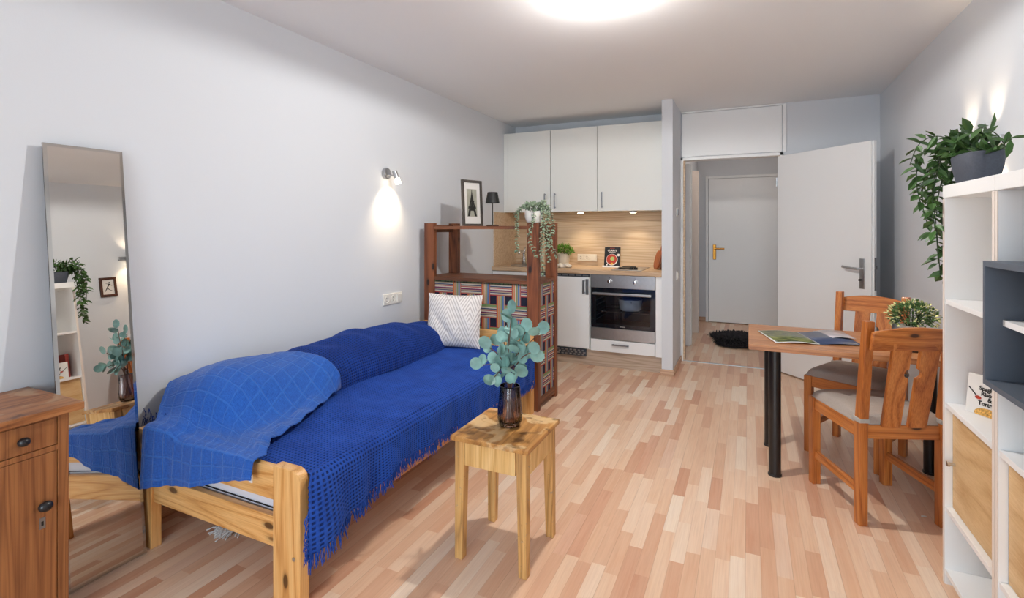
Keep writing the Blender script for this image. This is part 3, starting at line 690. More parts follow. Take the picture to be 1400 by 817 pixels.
def strand(smb, lmb, path, step, L, W, r, seed, kind='leaf', droop=-.3):
    rnd = random.Random(seed); pts = interp(path, 8); smb.tube(pts, r, 5, cap=False)
    acc = 0; side = 1
    for a, b in zip(pts[:-1], pts[1:]):
        acc += (b-a).length
        while acc > step:
            acc -= step
            p = b
            for sgn in ((1, -1) if kind == 'pair' else (side,)):
                t = rnd.uniform(0, 2*PI); ax = (b-a).normalized(); o = ax.orthogonal().normalized(); o.rotate(Matrix.Rotation(t, 3, ax))
                d = o*sgn+ax*.35+Vector((0, 0, droop*rnd.random()))
                lmb.leaf(p, d, (rnd.uniform(-.6, .6), rnd.uniform(-1, 0), 1), L*rnd.uniform(.7, 1.2), W*rnd.uniform(.75, 1.15))
            side = -side

# herb pot, towel, cookbook, boards on the worktop
c = (-1.79, 5.17, .93)
s = thing('herb_pot', 'small bushy green herb in a white pot on the kitchen worktop', 'plant', c)
pt = obj('pot', MB().lathe(c, [(.048, 0), (.052, .004), (.066, .125), (.067, .135), (.061, .135), (.059, .115), (.001, .112)], 32), 'pot_cream', s, auto=True)
m = MB(); bush(m, (c[0], c[1], .93+.155), .092, .075, 340, .03, .016, 3)
obj('foliage', m, 'leaf_herb', s)
m = MB(); stems_for(m, (c[0], c[1], 1.04), (c[0], c[1], 1.08), .08, .07, 18, .0015, 4); obj('stem', m, 'stem_green', s)
tw = MB()
U = np.linspace(0, 1, 60); V = np.linspace(0, 1, 44); UU, VV = np.meshgrid(U, V, indexing='ij')
th = VV*2*PI
px = -1.72+(UU-.5)*.19; rad = .022*(1+.25*np.sin(UU*17+2*np.sin(th)))*(1-.75*np.abs(UU*2-1)**6)
P = np.stack([px, 4.93+np.cos(th)*rad*2.1+.012*np.sin(UU*9), .93+np.maximum(.001, .018+np.sin(th)*rad)], 2)
o = link('kitchen_towel', grid_mesh('kitchen_towel', P), 'towel', origin=(-1.72, 4.93, .93)); tag(o, 'crumpled white patterned tea towel lying on the worktop by the herb pot', 'towel')
# cookbook on the worktop, leaning on the splashback
bx0, bx1, by, bz = -1.362, -1.20, 5.20, .9355
s = thing('cookbook', 'black cookbook with a red curry bowl on its cover on the worktop', 'book', (-1.25, 5.1, .93))
lean = Vector((0, .22, 1)).normalized(); N0 = Vector((0, -1, .22)).normalized()
m = MB().prism([(0, 0), (.162, 0), (.162, .205), (0, .205)], ((bx0, by, bz), (1, 0, 0), lean, -N0), .016)
obj('cover', m, 'book_black', s)
def on_cover(u, v, lift=.0008): return Vector((bx0, by, bz))+Vector((1, 0, 0))*u+lean*v+N0*lift
def cdisc(u, v, r, lift, mat, name, par, K=28, sq=1):
    mb = MB(); mb.add([on_cover(u+r*math.cos(2*PI*k/K), v+r*sq*math.sin(2*PI*k/K), lift) for k in range(K)], [tuple(range(K))]); return obj(name, mb, mat, par)
cdisc(.08, .073, .06, .0006, 'paper', 'bowl_rim_print', s); cdisc(.078, .076, .054, .001, 'curry_red', 'curry_print', s)
cdisc(.085, .083, .022, .0014, 'print_green', 'garnish_print', s); cdisc(.083, .03, .012, .0016, 'print_yellow', 'lemon_print', s)
cdisc(.146, .123, .014, .0014, 'paper', 'badge_print', s); cdisc(.03, .018, .008, .0014, 'paper', 'small_badge_print', s)
text_part('title_lettering', 'CURRYS', .026, on_cover(.08, .16, .001), (1, 0, 0), lean, 'paper', s, bold=.0006)
obj('subtitle_print', MB().prism([(0, 0), (.07, 0), (.07, .004), (0, .004)], (on_cover(.045, .148, .0006), (1, 0, 0), lean, N0), .0004), 'paper', s)
obj('header_print', MB().prism([(0, 0), (.05, 0), (.05, .005), (0, .005)], (on_cover(.055, .19, .0006), (1, 0, 0), lean, N0), .0004), 'print_red', s)
obj('book_rest', MB().box(-1.37, -1.198, 5.165, 5.24, .9305, .935, .001).box(-1.37, -1.198, 5.172, 5.18, .935, .945, .001), 'white', s)
# cutting boards
for k, (y0, y1, hh, xo, an, lb) in enumerate(((5.02, 5.20, .19, -.83, .22, 'front oval acacia chopping board leaning on the partition'), (5.10, 5.24, .235, -.79, .10, 'taller acacia chopping board leaning behind the other one'))):
    U3 = Vector((-.42, .9, 0)).normalized(); V3 = Vector((an, an*.4, 1)).normalized()
    pts = []
    K = 40
    for i in range(K):
        t = 2*PI*i/K; e = .75
        pts.append(((y1-y0)/2*abs(math.cos(t))**e*(1 if math.cos(t) > 0 else -1), hh/2*abs(math.sin(t))**e*(1 if math.sin(t) > 0 else -1)))
    o3 = Vector((xo, (y0+y1)/2, .9305))+V3*(hh/2)
    ob = obj('chopping_board', MB().prism(pts, (o3, U3, V3, U3.cross(V3)), .016, .004), 'boardwood', origin=(xo, (y0+y1)/2, .93))
    tag(ob, lb, 'chopping board', 'acacia boards on the worktop')

# ------------------------------------------------------------------ dark open shelf (room divider)
TX0, TX1, TY0, TY1, TZ = -2.372, -1.38, 3.42, 3.835, 1.375
s = thing('open_shelf', 'dark stained wooden shelf with striped woven cover at the head of the bed', 'shelf', ((TX0+TX1)/2, 3.62, 0))
PW, PD = .09, .045
for x in (TX0, TX1-PW):
    for y in (TY0, TY1-PD): obj('post', MB().box(x, x+PW, y, y+PD, 0, TZ, .003), 'darkwood', s)
obj('top_shelf', MB().box(TX0+PW+.001, TX1-PW-.001, TY0+.004, TY1-.004, 1.326, 1.351, .002), 'darkwood_x', s)
for x in (TX0+.02, TX1-.045): obj('side_rail', MB().box(x, x+.025, TY0+PD+.001, TY1-PD-.001, 1.30, 1.36, .002), 'darkwood_y', s)
obj('middle_shelf', MB().box(TX0+PW+.001, TX1-PW-.001, TY0+.004, TY1-.004, .92, .946, .002).box(TX0+.01, TX0+PW+.001, TY0+PD+.001, TY1-PD-.001, .92, .946, .002).box(TX1-PW-.001, TX1-.006, TY0+PD+.001, TY1-PD-.001, .92, .946, .002), 'darkwood_x', s)
obj('bottom_rail', MB().box(TX1-.03, TX1-.006, TY0+PD+.001, TY1-PD-.001, .03, .085, .002), 'darkwood_y', s)
obj('front_cover', MB().box(TX0+PW+.001, TX1-PW-.001, TY0+.018, TY0+.028, .07, .919), 'woven', s)
obj('side_cover', MB().box(TX1-.022, TX1-.014, TY0+PD+.001, TY1-PD-.001, .086, .919), 'woven', s)
cr_ = MB()
rnd = random.Random(2)
for i in range(60):
    x = TX0+PW+.01+i*.0134; cr_.box(x, x+.007, TY0+.012, TY0+.019, .908, .919-rnd.random()*.004, 0)
obj('cover_tassels', cr_, 'black_matt', s)

# framed picture on the dark shelf (turned towards the room)
a = R(74); Ud = Vector((math.cos(a), math.sin(a), 0)); Nd = Vector((math.sin(a), -math.cos(a), 0))
fo = Vector((-2.065, 3.50, 1.3515)); Vd = Vector((-.05*Nd.x, -.05*Nd.y, 1)).normalized(); Nn = Ud.cross(Vd)*1.0
s = thing('framed_picture', 'framed black and white tower picture on top of the dark shelf', 'picture', fo[:])
fw, fh = .222, .372
def fp(u, v, d=0): return fo+Ud*u+Vd*v+Nn*d
fm = MB()
for (u0, u1, v0, v1) in ((0, fw, 0, .018), (0, fw, fh-.018, fh), (0, .018, .018, fh-.018), (fw-.018, fw, .018, fh-.018)):
    fm.prism([(u0, v0), (u1, v0), (u1, v1), (u0, v1)], (fo, Ud, Vd, Nn), .02)
obj('frame', fm, 'frame_grey', s)
obj('mount', MB().prism([(.017, .017), (fw-.017, .017), (fw-.017, fh-.017), (.017, fh-.017)], (fp(0, 0, .004), Ud, Vd, Nn), .003), 'paper', s)
ph = obj('photograph', MB().prism([(.055, .075), (fw-.055, .075), (fw-.055, .30), (.055, .30)], (fp(0, 0, .0072), Ud, Vd, Nn), .0006), 'photo_grey', s)
c0 = fw/2; y0 = .078
tower = MB()
for sgn in (-1, 1):
    tower.prism([(c0+sgn*.052, y0), (c0+sgn*.028, y0), (c0+sgn*.018, y0+.045), (c0+sgn*.032, y0+.07)][::sgn], (fp(0, 0, .008), Ud, Vd, Nn), .0005)
    tower.prism([(c0+sgn*.036, y0+.078), (c0+sgn*.016, y0+.078), (c0+sgn*.009, y0+.118), (c0+sgn*.021, y0+.118)][::sgn], (fp(0, 0, .008), Ud, Vd, Nn), .0005)
for (w0, w1, v0, v1) in ((.044, .042, .062, .08), (.026, .024, .115, .127), (.019, .006, .127, .18), (.006, .0015, .18, .218), (.03, .02, .045, .062), (.014, .008, .078, .118)):
    tower.prism([(c0-w0, y0+v0), (c0+w0, y0+v0), (c0+w1, y0+v1), (c0-w1, y0+v1)], (fp(0, 0, .008), Ud, Vd, Nn), .0006)
obj('tower_print', tower, 'ink', ph)

# black table lamp on the dark shelf
lc = (-1.865, 3.64, 1.352)
s = thing('table_lamp', 'small black table lamp with cone shade on top of the dark shelf', 'lamp', lc)
obj('base', MB().lathe(lc, [(.05, 0), (.05, .006), (.045, .009), (.001, .01)], 32), 'black_matt', s, auto=True)
obj('pole', MB().tube([(lc[0], lc[1], 1.36), (lc[0], lc[1], 1.56)], .004, 10), 'black_matt', s)
obj('lamp_shade', MB().lathe((lc[0], lc[1], 1.535), [(.057, 0), (.040, .088), (.001, .089), (.001, .086), (.038, .085), (.055, .0)], 36, closed=True), 'black_matt', s, auto=True)

# white pot with trailing grey-green plant on the right front post
c = (-1.425, 3.45, 1.3755)
s = thing('trailing_plant', 'white pot with grey green trailing plant on the right post of the dark shelf', 'plant', c)
obj('pot', MB().lathe(c, [(.052, 0), (.056, .006), (.068, .04), (.070, .082), (.065, .082), (.062, .07), (.001, .068)], 32), 'pot_white', s, auto=True)
sm_, lm_ = MB(), MB()
paths = [[(c[0]-.02, c[1], 1.45), (-1.48, 3.42, 1.50), (-1.535, 3.40, 1.44), (-1.535, 3.39, 1.32), (-1.53, 3.38, 1.165)],
         [(c[0], c[1]-.02, 1.45), (-1.40, 3.37, 1.49), (-1.385, 3.34, 1.40), (-1.42, 3.35, 1.28), (-1.37, 3.35, 1.13)],
         [(c[0]+.02, c[1], 1.45), (-1.34, 3.42, 1.50), (-1.30, 3.40, 1.42), (-1.32, 3.40, 1.28), (-1.285, 3.39, 1.10)],
         [(c[0]+.02, c[1]-.02, 1.45), (-1.34, 3.40, 1.48), (-1.325, 3.37, 1.35), (-1.335, 3.37, 1.18), (-1.325, 3.37, 1.00)],
         [(c[0]+.03, c[1]+.02, 1.45), (-1.32, 3.46, 1.49), (-1.28, 3.46, 1.36), (-1.30, 3.46, 1.22), (-1.25, 3.46, 1.13)],
         [(c[0], c[1], 1.45), (-1.33, 3.42, 1.53), (-1.30, 3.42, 1.40), (-1.31, 3.42, 1.2)],
         [(c[0]-.03, c[1]-.01, 1.46), (-1.50, 3.43, 1.49), (-1.54, 3.41, 1.46), (-1.56, 3.40, 1.42)]]
for i, p in enumerate(paths): strand(sm_, lm_, p, .0085, .024, .015, .0014, 30+i, 'pair')
bush(lm_, (c[0], c[1], 1.475), .085, .045, 170, .026, .016, 9, bottom=0)
obj('foliage', lm_, 'leaf_grey', s); obj('stem', sm_, 'stem_green', s)

# ------------------------------------------------------------------ bed
BX0, BX1, BY0, BY1 = -2.378, -1.402, 1.28, 3.395
s = thing('bed', 'golden pine single bed with white mattress under blue covers', 'bed', ((BX0+BX1)/2, 2.3, 0))
def post_outline(w, h, side):
    r = .045; pts = [(0, 0), (w, 0)]
    if side > 0:
        pts += [(w, h-r)]+[(w-r+r*math.cos(t), h-r+r*math.sin(t)) for t in [PI/2*k/8 for k in range(1, 9)]]+[(0, h)]
    else:
        pts += [(w, h)]+[(r-r*math.sin(t), h-r+r*math.cos(t)) for t in [PI/2*k/8 for k in range(0, 8)]]+[(0, h-r)]
    return pts
PWb = .132
for x, sd in ((BX0, -1), (BX1-PWb, 1)):
    for y, hh in ((BY0, .49), (BY1-.042, .60)):
        obj('leg', MB().prism(post_outline(PWb, hh, sd), ((x, y, 0), (1, 0, 0), (0, 0, 1), (0, 1, 0)), .042, .004), 'pine', s)
b_ = MB().lathe((0, 0, 0), [(.007, 0), (.007, .002), (.001, .003)], 14)
for y in (BY0,):
    mb = MB(); mb.add([(BX1-.028+v[0], y-.0005-v[2], .185+v[1]) for v in b_.v], b_.f); obj('bolt', mb, 'steel', s)
obj('foot_rail', MB().box(BX0+PWb+.0, BX1-PWb, BY0+.008, BY0+.034, .195, .303, .003), 'pine_x', s)
obj('foot_rail', MB().box(BX0+PWb+.0, BX1-PWb, BY0+.008, BY0+.034, .362, .478, .003), 'pine_x', s)
obj('headboard', MB().box(BX0+PWb, BX1-PWb, BY1-.034, BY1-.008, .36, .575, .004), 'pine_x', s)
for x in (BX0+.05, BX1-.076): obj('side_rail', MB().box(x, x+.026, BY0+.043, BY1-.043, .19, .30, .003), 'pine_y', s)
obj('slats', MB().box(BX0+.077, BX1-.077, BY0+.043, BY1-.043, .255, .275), 'pine_x', s)
mt = obj('mattress', MB().box(BX0+.05, BX1-.012, BY0+.045, BY1-.045, .285, .455, .02, 4), 'mattress', s, smooth=True)
obj('mattress_piping', MB().tube([(BX0+.07, BY0+.042, .309), (BX1-.03, BY0+.042, .309)], .0025, 6), 'black_matt', mt)

# waffle bedspread: real waffle relief
BZ = .468
cell = .0162
def hem(y):
    base = .288+.012*np.sin(y*7.0)+.02*np.sin(y*3.1+1)
    return base-.045*np.exp(-((y-1.31)/.09)**2)+.03*np.exp(-((y-1.78)/.10)**2)
ns, nt = 400, 640
y = np.linspace(1.322, 3.33, nt)
xs0, xs1 = -2.36, -1.412; rad = .036
Ltop = xs1-xs0; Larc = rad*PI/2
Hm = hem(y)
drop = (BZ-rad)-Hm
Ltot = Ltop+Larc+drop.max()
sarr = np.linspace(0, Ltot, ns)
S, Yg = np.meshgrid(sarr, y, indexing='ij')
Dg = np.broadcast_to(drop, S.shape)
S2 = np.where(S < Ltop+Larc, S, Ltop+Larc+(S-Ltop-Larc)*Dg/drop.max())
X = np.empty_like(S); Z = np.empty_like(S)
top = S2 <= Ltop; arc = (S2 > Ltop) & (S2 <= Ltop+Larc); side = S2 > Ltop+Larc
X[top] = xs0+S2[top]; Z[top] = BZ
aa = (S2-Ltop)/rad
X[arc] = xs1+rad*np.sin(aa[arc]); Z[arc] = BZ-rad+rad*np.cos(aa[arc])
X[side] = xs1+rad; Z[side] = BZ-rad-(S2[side]-Ltop-Larc)
k = np.clip((S2-Ltop)/.2, 0, 1)
wav = (.012*np.sin(Yg*19+.8*np.sin(Yg*7))+.006*np.sin(Yg*41+1))*k**1.2
X = X+wav+.010*k
X = X+.035*k*np.exp(-((Yg-1.36)/.06)**2)
Z = Z+np.where(top, .004*np.sin(X*9+Yg*4)+.003*np.sin(Yg*13-X*5), 0)
Yw = Yg-.03*np.clip((S2-Ltop-.012)/.03, 0, 1)*np.exp(-((Yg-1.322)/.05)**2)-.03*k*np.exp(-((Yg-1.33)/.07)**2)
P = np.stack([X, Yw, Z], 2)
N = grid_normals(P)
if N[10, 10, 2] < 0: N = -N
h = .0055*np.maximum(np.abs(np.cos(PI*S/cell))**3, np.abs(np.cos(PI*Yg/cell))**3)
P = P+N*h[..., None]
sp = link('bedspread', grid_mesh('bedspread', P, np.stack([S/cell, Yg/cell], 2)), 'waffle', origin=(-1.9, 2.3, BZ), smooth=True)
tag(sp, 'navy blue waffle bedspread with fringed hem spread over the bed', 'bedspread')
# fringe along the hem
rnd = random.Random(5); fm = MB()
edge = P[-1]
def threads(mb, pts, L, rnd, per=3, rr=.0012, out=(1, 0, 0)):
    for i in range(0, len(pts), 1):
        p = Vector(pts[i])
        for j in range(per):
            d = Vector((rnd.uniform(-.25, .3), rnd.uniform(-.35, .35), -1)).normalized()
            l = L*rnd.uniform(.55, 1.1)
            q0 = p+Vector((rnd.uniform(-.002, .002), rnd.uniform(-.0025, .0025), .003))
            q1 = q0+d*l*.5; q2 = q1+(d+Vector((rnd.uniform(-.3, .3), rnd.uniform(-.4, .4), -.3))).normalized()*l*.5
            mb.tube([q0, q1, q2], [rr, rr, rr*.6], 4, cap=False)
threads(fm, edge[::2], .055, rnd, 3, .0017)
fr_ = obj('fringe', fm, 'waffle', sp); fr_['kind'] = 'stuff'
# frayed threads on the vertical front edge at the foot corner
fm = MB(); ed2 = P[int(ns*.88):, 0]
rnd = random.Random(6)
for p in ed2[::2]:
    p = Vector(p)
    fm.tube([p, p+Vector((rnd.uniform(-.006, .01), -.010, -.012)), p+Vector((rnd.uniform(-.008, .012), -.016, -.03))], .0013, 4, cap=False)
f2 = obj('edge_threads', fm, 'waffle', sp); f2['kind'] = 'stuff'

# long bolster under the waffle cloth against the wall
xc, bw = -2.185, .222
yk = np.array([1.34, 1.375, 1.45, 1.58, 1.78, 2.0, 2.15, 2.35, 2.6, 2.9, 3.1, 3.25, 3.33])
hk = np.array([.01, .085, .17, .212, .19, .19, .20, .222, .222, .195, .165, .14, .02])
wk = np.array([.4, .75, .95, 1, 1, 1, 1, 1, 1, .98, .95, .9, .5])
def smooth_interp(yy, yk, vk):
    f = np.linspace(yk[0], yk[-1], 400); v = np.interp(f, yk, vk)
    ker = np.hanning(31); ker /= ker.sum(); vp = np.pad(v, 15, mode='edge'); v = np.convolve(vp, ker, 'valid')
    return np.interp(yy, f, v)
nb, mbn = 250, 660
yv = np.linspace(1.342, 3.328, mbn); th = np.linspace(-.10*PI, 1.06*PI, nb)
TH, YV = np.meshgrid(th, yv, indexing='ij')
HH = smooth_interp(YV, yk, hk); WW = smooth_interp(YV, yk, wk)*bw
ct, st = np.cos(TH), np.sin(TH)
Xb = xc+WW*np.sign(ct)*np.abs(ct)**.85+.012*np.sin(YV*5)
Zb = BZ+.002+HH*np.sign(st)*np.abs(st)**.8
Zb += .008*np.sin(YV*16+Xb*11)*np.clip(st, 0, 1)+.006*np.sin(YV*31-Xb*17)*np.clip(st, 0, 1)
Zb = np.maximum(Zb, BZ+.004)
P = np.stack([Xb, YV, Zb], 2); N = grid_normals(P)
if N[nb//2, mbn//2, 2] < 0: N = -N
sl = np.cumsum(np.linalg.norm(np.diff(P[:, mbn//2], axis=0), axis=1)); sl = np.concatenate([[0], sl])
P = P+N*(.005*np.maximum(np.abs(np.cos(PI*sl[:, None]/cell))**3, np.abs(np.cos(PI*YV/cell))**3))[..., None]
P[..., 0] = np.maximum(P[..., 0], XL+.006)
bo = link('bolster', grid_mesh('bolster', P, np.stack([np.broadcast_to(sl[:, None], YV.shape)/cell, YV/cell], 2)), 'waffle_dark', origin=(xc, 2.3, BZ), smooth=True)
tag(bo, 'long rolled bolster in navy waffle cloth lying along the wall on the bed', 'bolster')
fm = MB(); rnd = random.Random(8)
threads(fm, [(x, 1.335, BZ+.03+.05*rnd.random()) for x in np.linspace(-2.40, -2.2, 30)], .04, rnd, 2)
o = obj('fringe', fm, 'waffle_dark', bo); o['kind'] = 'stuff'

# bright blue throw over the foot of the bed
def hb_(x, y):
    Hh = smooth_interp(y, yk, hk); w = smooth_interp(y, yk, wk)*(bw+.045)
    e = 1-np.abs((x-xc)/w)**2.2
    return BZ+.024+np.where(e > 0, Hh*np.power(np.clip(e, 0, 1), .55), 0)
na, nb2 = 170, 220
A, B = np.meshgrid(np.linspace(0, 1, na), np.linspace(0, 1, nb2), indexing='ij')
hx = -2.262+A*(.655)                       # foot edge x
hz = .262+A*.172+.005*np.sin(A*9)+.0015*np.sin(A*60)           # hem height
BF = .22                                     # share of the sheet that hangs down
# right edge curve on the bed (x as function of y) from the photograph's outline
rx = np.array([-1.607, -1.702, -1.745, -1.835, -1.935]); ry = np.array([1.31, 1.41, 1.60, 1.80, 2.03])
t5 = np.linspace(0, 1, 5)
bb = np.clip((B-BF)/(1-BF), 0, 1)
Rx = np.interp(bb, t5, rx); Ry = np.interp(bb, t5, ry)
Lx = np.interp(bb, [0, .2, .5, 1], [-2.262, -2.33, -2.41, -2.415]); Ly = np.interp(bb, [0, .5, 1], [1.31, 1.45, 1.66])
xt = Lx+(Rx-Lx)*A; yt = Ly+(Ry-Ly)*A+.06*np.sin(PI*A)*bb
obst = hb_(xt, yt); zt = obst.copy()
# smooth heights so the cloth spans the hollows
zt[:, bb[0] <= 0] = .50
for _ in range(420):
    zp = np.pad(zt, 1, mode='edge'); av = (zp[:-2, 1:-1]+zp[2:, 1:-1]+zp[1:-1, :-2]+zp[1:-1, 2:])/4
    zt = np.maximum(av, obst); zt[:, bb[0] <= 0] = .50; zt[-1] = BZ+.016
hang = B < BF
tt = B/BF
topz = np.repeat(zt[:, int(BF*(nb2-1))+1][:, None], nb2, 1)
over = np.clip((tt-.86)/.14, 0, 1)
X = np.where(hang, hx+(xt-hx)*0, xt)
Yh = 1.262-.006*np.sin(hx*22)*(1-tt)-.002*np.sin(hx*61+1)*(1-tt)-.008*(1-tt)
Yh = Yh+(.048)*over**2
ztop0 = np.maximum(topz, .50)
Zh = hz+(ztop0-hz)*np.minimum(1, tt/.93)
X = X; Y = np.where(hang, Yh, yt); Z = np.where(hang, Zh, zt)
# rails reach z=.49 between y 1.28 and 1.322: keep the cloth above them
near = np.clip((1.345-Y)/.03, 0, 1); Z = np.where(~hang, np.maximum(Z, .490+.0*near)*1, Z)
fold = .005*np.sin(A*13+B*6)+.004*np.sin(A*7-B*13)+.0015*np.sin(A*31+B*9)
Z = Z+np.where(hang, 0, np.abs(fold)+.004)
Z = Z+np.where((A > .9) & ~hang, 0.004*np.sin(B*50)+.004, 0)
P = np.stack([X, Y, Z], 2)
# fuse and soften the bend line
for _ in range(3):
    Pp = np.pad(P, ((1, 1), (1, 1), (0, 0)), mode='edge'); av = (Pp[:-2, 1:-1]+Pp[2:, 1:-1]+Pp[1:-1, :-2]+Pp[1:-1, 2:])/4
    P[1:-1, 1:-1] = av[1:-1, 1:-1]
seam = np.maximum(np.exp(-((np.abs(((A*11) % 1)-.5))/.05)**2), np.exp(-((np.abs(((B*12) % 1)-.5))/.05)**2))
N = grid_normals(P)
if N[na//2, nb2-20, 2] < 0: N = -N
P = P+N*(.0018*seam+.001)[..., None]
th_ = link('throw_blanket', grid_mesh('throw_blanket', P, np.stack([A, B], 2)), 'throw', origin=(-2.0, 1.3, .49), smooth=True)
md = th_.modifiers.new('thickness', 'SOLIDIFY'); md.thickness = .004; md.offset = 1
tag(th_, 'bright blue cotton throw with grid seams draped over the foot of the bed', 'throw blanket')
obj('care_tag', MB().box(-1.622, -1.606, 1.252, 1.255, .425, .452), 'paper', th_)

# scatter cushion
def cushion_mesh(w, h, t, n=48):
    u = np.linspace(-1, 1, n); U_, V_ = np.meshgrid(u, u, indexing='ij')
    prof = (np.clip(1-np.abs(U_)**2.6, 0, 1)*np.clip(1-np.abs(V_)**2.6, 0, 1))**.55
    pin = 1-.055*(1-np.abs(V_)**2)*np.abs(U_)**3; pin2 = 1-.055*(1-np.abs(U_)**2)*np.abs(V_)**3
    x = U_*w/2*pin; z = V_*h/2*pin2
    wr = .004*np.sin(U_*9+V_*4)*prof+.008*np.exp(-((U_+V_*.9+.55)/.10)**2)*prof
    return x, z, prof*t/2-wr, U_, V_
x, z, f, U_, V_ = cushion_mesh(.40, .385, .14)
Pf = np.stack([x, -f, z], 2); Pb = np.stack([x, f*.8, z], 2)[::-1]
uv = np.stack([(U_+1)/2, (V_+1)/2], 2)
P = np.concatenate([Pf, Pb], 0); UVc = np.concatenate([uv, uv[::-1]], 0)
me = grid_mesh('cushion', P, UVc)
me.transform(Matrix.Translation((-1.93, 3.155, BZ+.198)) @ Matrix.Rotation(R(22), 4, 'Z') @ Matrix.Rotation(R(-13), 4, 'X') @ Matrix.Rotation(R(2), 4, 'Y'))
cu = link('cushion', me, 'chevron', origin=(-1.92, 3.15, BZ), smooth=True)
tag(cu, 'white and grey cushion with diamond line pattern leaning at the bed head', 'cushion')
bm = MB(); bm.tube([(-.155, -.03, -.165), (-.125, -.034, -.163)], .006, 8)
me = bpy.data.meshes.new('leather_tab'); me.from_pydata(bm.v, [], bm.f)
me.transform(Matrix.Translation((-1.93, 3.155, BZ+.198)) @ Matrix.Rotation(R(22), 4, 'Z') @ Matrix.Rotation(R(-13), 4, 'X'))
link('leather_tab', me, 'frame_brown', cu)

# white fringed cloth under the bed
fm = MB(); rnd = random.Random(11)
for i in range(70):
    b0 = Vector((rnd.uniform(-2.12, -2.02), rnd.uniform(1.50, 1.56), .006)); a_ = rnd.uniform(PI*.9, PI*1.75)
    l = rnd.uniform(.04, .10); e = b0+Vector((math.cos(a_), math.sin(a_), 0))*l
    fm.tube([b0, (b0+e)/2+Vector((rnd.uniform(-.01, .01), rnd.uniform(-.01, .01), .012)), e+Vector((0, 0, -.002))], .0028, 5)
fm.box(-2.16, -1.98, 1.53, 1.80, .001, .012, .005)
o = obj('fringed_rug', fm, 'fringe_white', origin=(-2.07, 1.6, 0)); tag(o, 'white rug end with loose fringe on the floor under the bed', 'rug')

# ------------------------------------------------------------------ stool with vase
SX, SY = -.919, 1.928
s = thing('stool', 'worn wooden square stool beside the bed carrying a vase', 'stool', (SX, SY, 0))
w, d_ = .171, .176
obj('stool_top', MB().box(SX-w, SX+w, SY-d_, SY+d_, .480, .50, .004), 'stool_top', s)
for sx in (-1, 1):
    for sy in (-1, 1):
        x, y = SX+sx*(w-.036), SY+sy*(d_-.036)
        obj('leg', MB().beam((x+sx*.006, y+sy*.004, 0), (x, y, .479), .043, .043, .003, (0, 1, 0), .8), 'stool_leg', s)
for sy in (-1, 1): obj('apron', MB().box(SX-w+.06, SX+w-.06, SY+sy*(d_-.022)-.009, SY+sy*(d_-.022)+.009, .385, .479, .002), 'stool', s)
for sx in (-1, 1): obj('apron', MB().box(SX+sx*(w-.022)-.009, SX+sx*(w-.022)+.009, SY-d_+.06, SY+d_-.06, .385, .479, .002), 'stool', s)
kn = obj('knot', MB().lathe((SX-.075, SY+.10, .5002), [(.014, 0), (.001, .0004)], 16, 1, .6), 'black_matt', s)

VX, VY = -.912, 1.94
s = thing('vase', 'smoky brown ribbed glass vase of eucalyptus stems standing on the stool', 'vase', (VX, VY, .501))
prof = [(.030, .001), (.044, .006), (.052, .03), (.0525, .055), (.047, .11), (.0425, .168), (.0405, .172), (.0395, .168), (.044, .11), (.049, .055), (.048, .03), (.040, .014), (.001, .013)]
rib = lambda t: 1+.004*math.cos(36*t)
obj('glass_vessel', MB().lathe((VX, VY, .501), prof, 216, wob=rib), 'vase_glass', s, smooth=True)
st_, lf_ = MB(), MB(); rnd = random.Random(21)
ends = [(-1.035, 1.93, .745), (-.985, 1.90, .83), (-.935, 1.96, .93), (-.90, 1.93, .975), (-.845, 1.95, .90), (-.79, 1.97, .895), (-.80, 1.90, .83), (-.85, 1.86, .74), (-.95, 1.87, .72), (-.89, 2.0, .86), (-.86, 1.92, .82), (-.96, 1.98, .85)]
for i, e in enumerate(ends):
    a_ = i*2.4; b0 = Vector((VX+.02*math.cos(a_), VY+.02*math.sin(a_), .52)); m0 = Vector((VX-.012*math.cos(a_), VY-.012*math.sin(a_), .69))
    e = Vector(e); mid = m0.lerp(e, .5)+Vector((0, 0, .03))
    path = interp([b0, m0, mid, e], 7); st_.tube(path, [.002]*len(path), 6, cap=False)
    q = path[11:]
    for j in range(0, len(q), 4):
        ax = (q[min(j+1, len(q)-1)]-q[max(j-1, 0)]).normalized()
        for sg in (1, -1):
            o_ = ax.orthogonal().normalized(); o_.rotate(Matrix.Rotation(rnd.uniform(0, 2*PI), 3, ax))
            dd = (o_*sg+ax*.5+Vector((0, -.15, .1))).normalized()
            up = Vector((rnd.uniform(-.5, .5), -1.1, rnd.uniform(-.2, .9)))
            L = rnd.uniform(.04, .062)
            lf_.disc_leaf(q[j]+dd*.004, dd, up, L, L*rnd.uniform(.8, 1.0), rnd.uniform(-.05, .12))
    lf_.disc_leaf(e, (e-mid).normalized()+Vector((rnd.uniform(-.3, .3), 0, .2)), (rnd.uniform(-.4, .4), -1, .3), .058, .052)
obj('eucalyptus_stems', st_, 'stem_euc', s); obj('eucalyptus_leaves', lf_, 'leaf_euc', s, smooth=True)

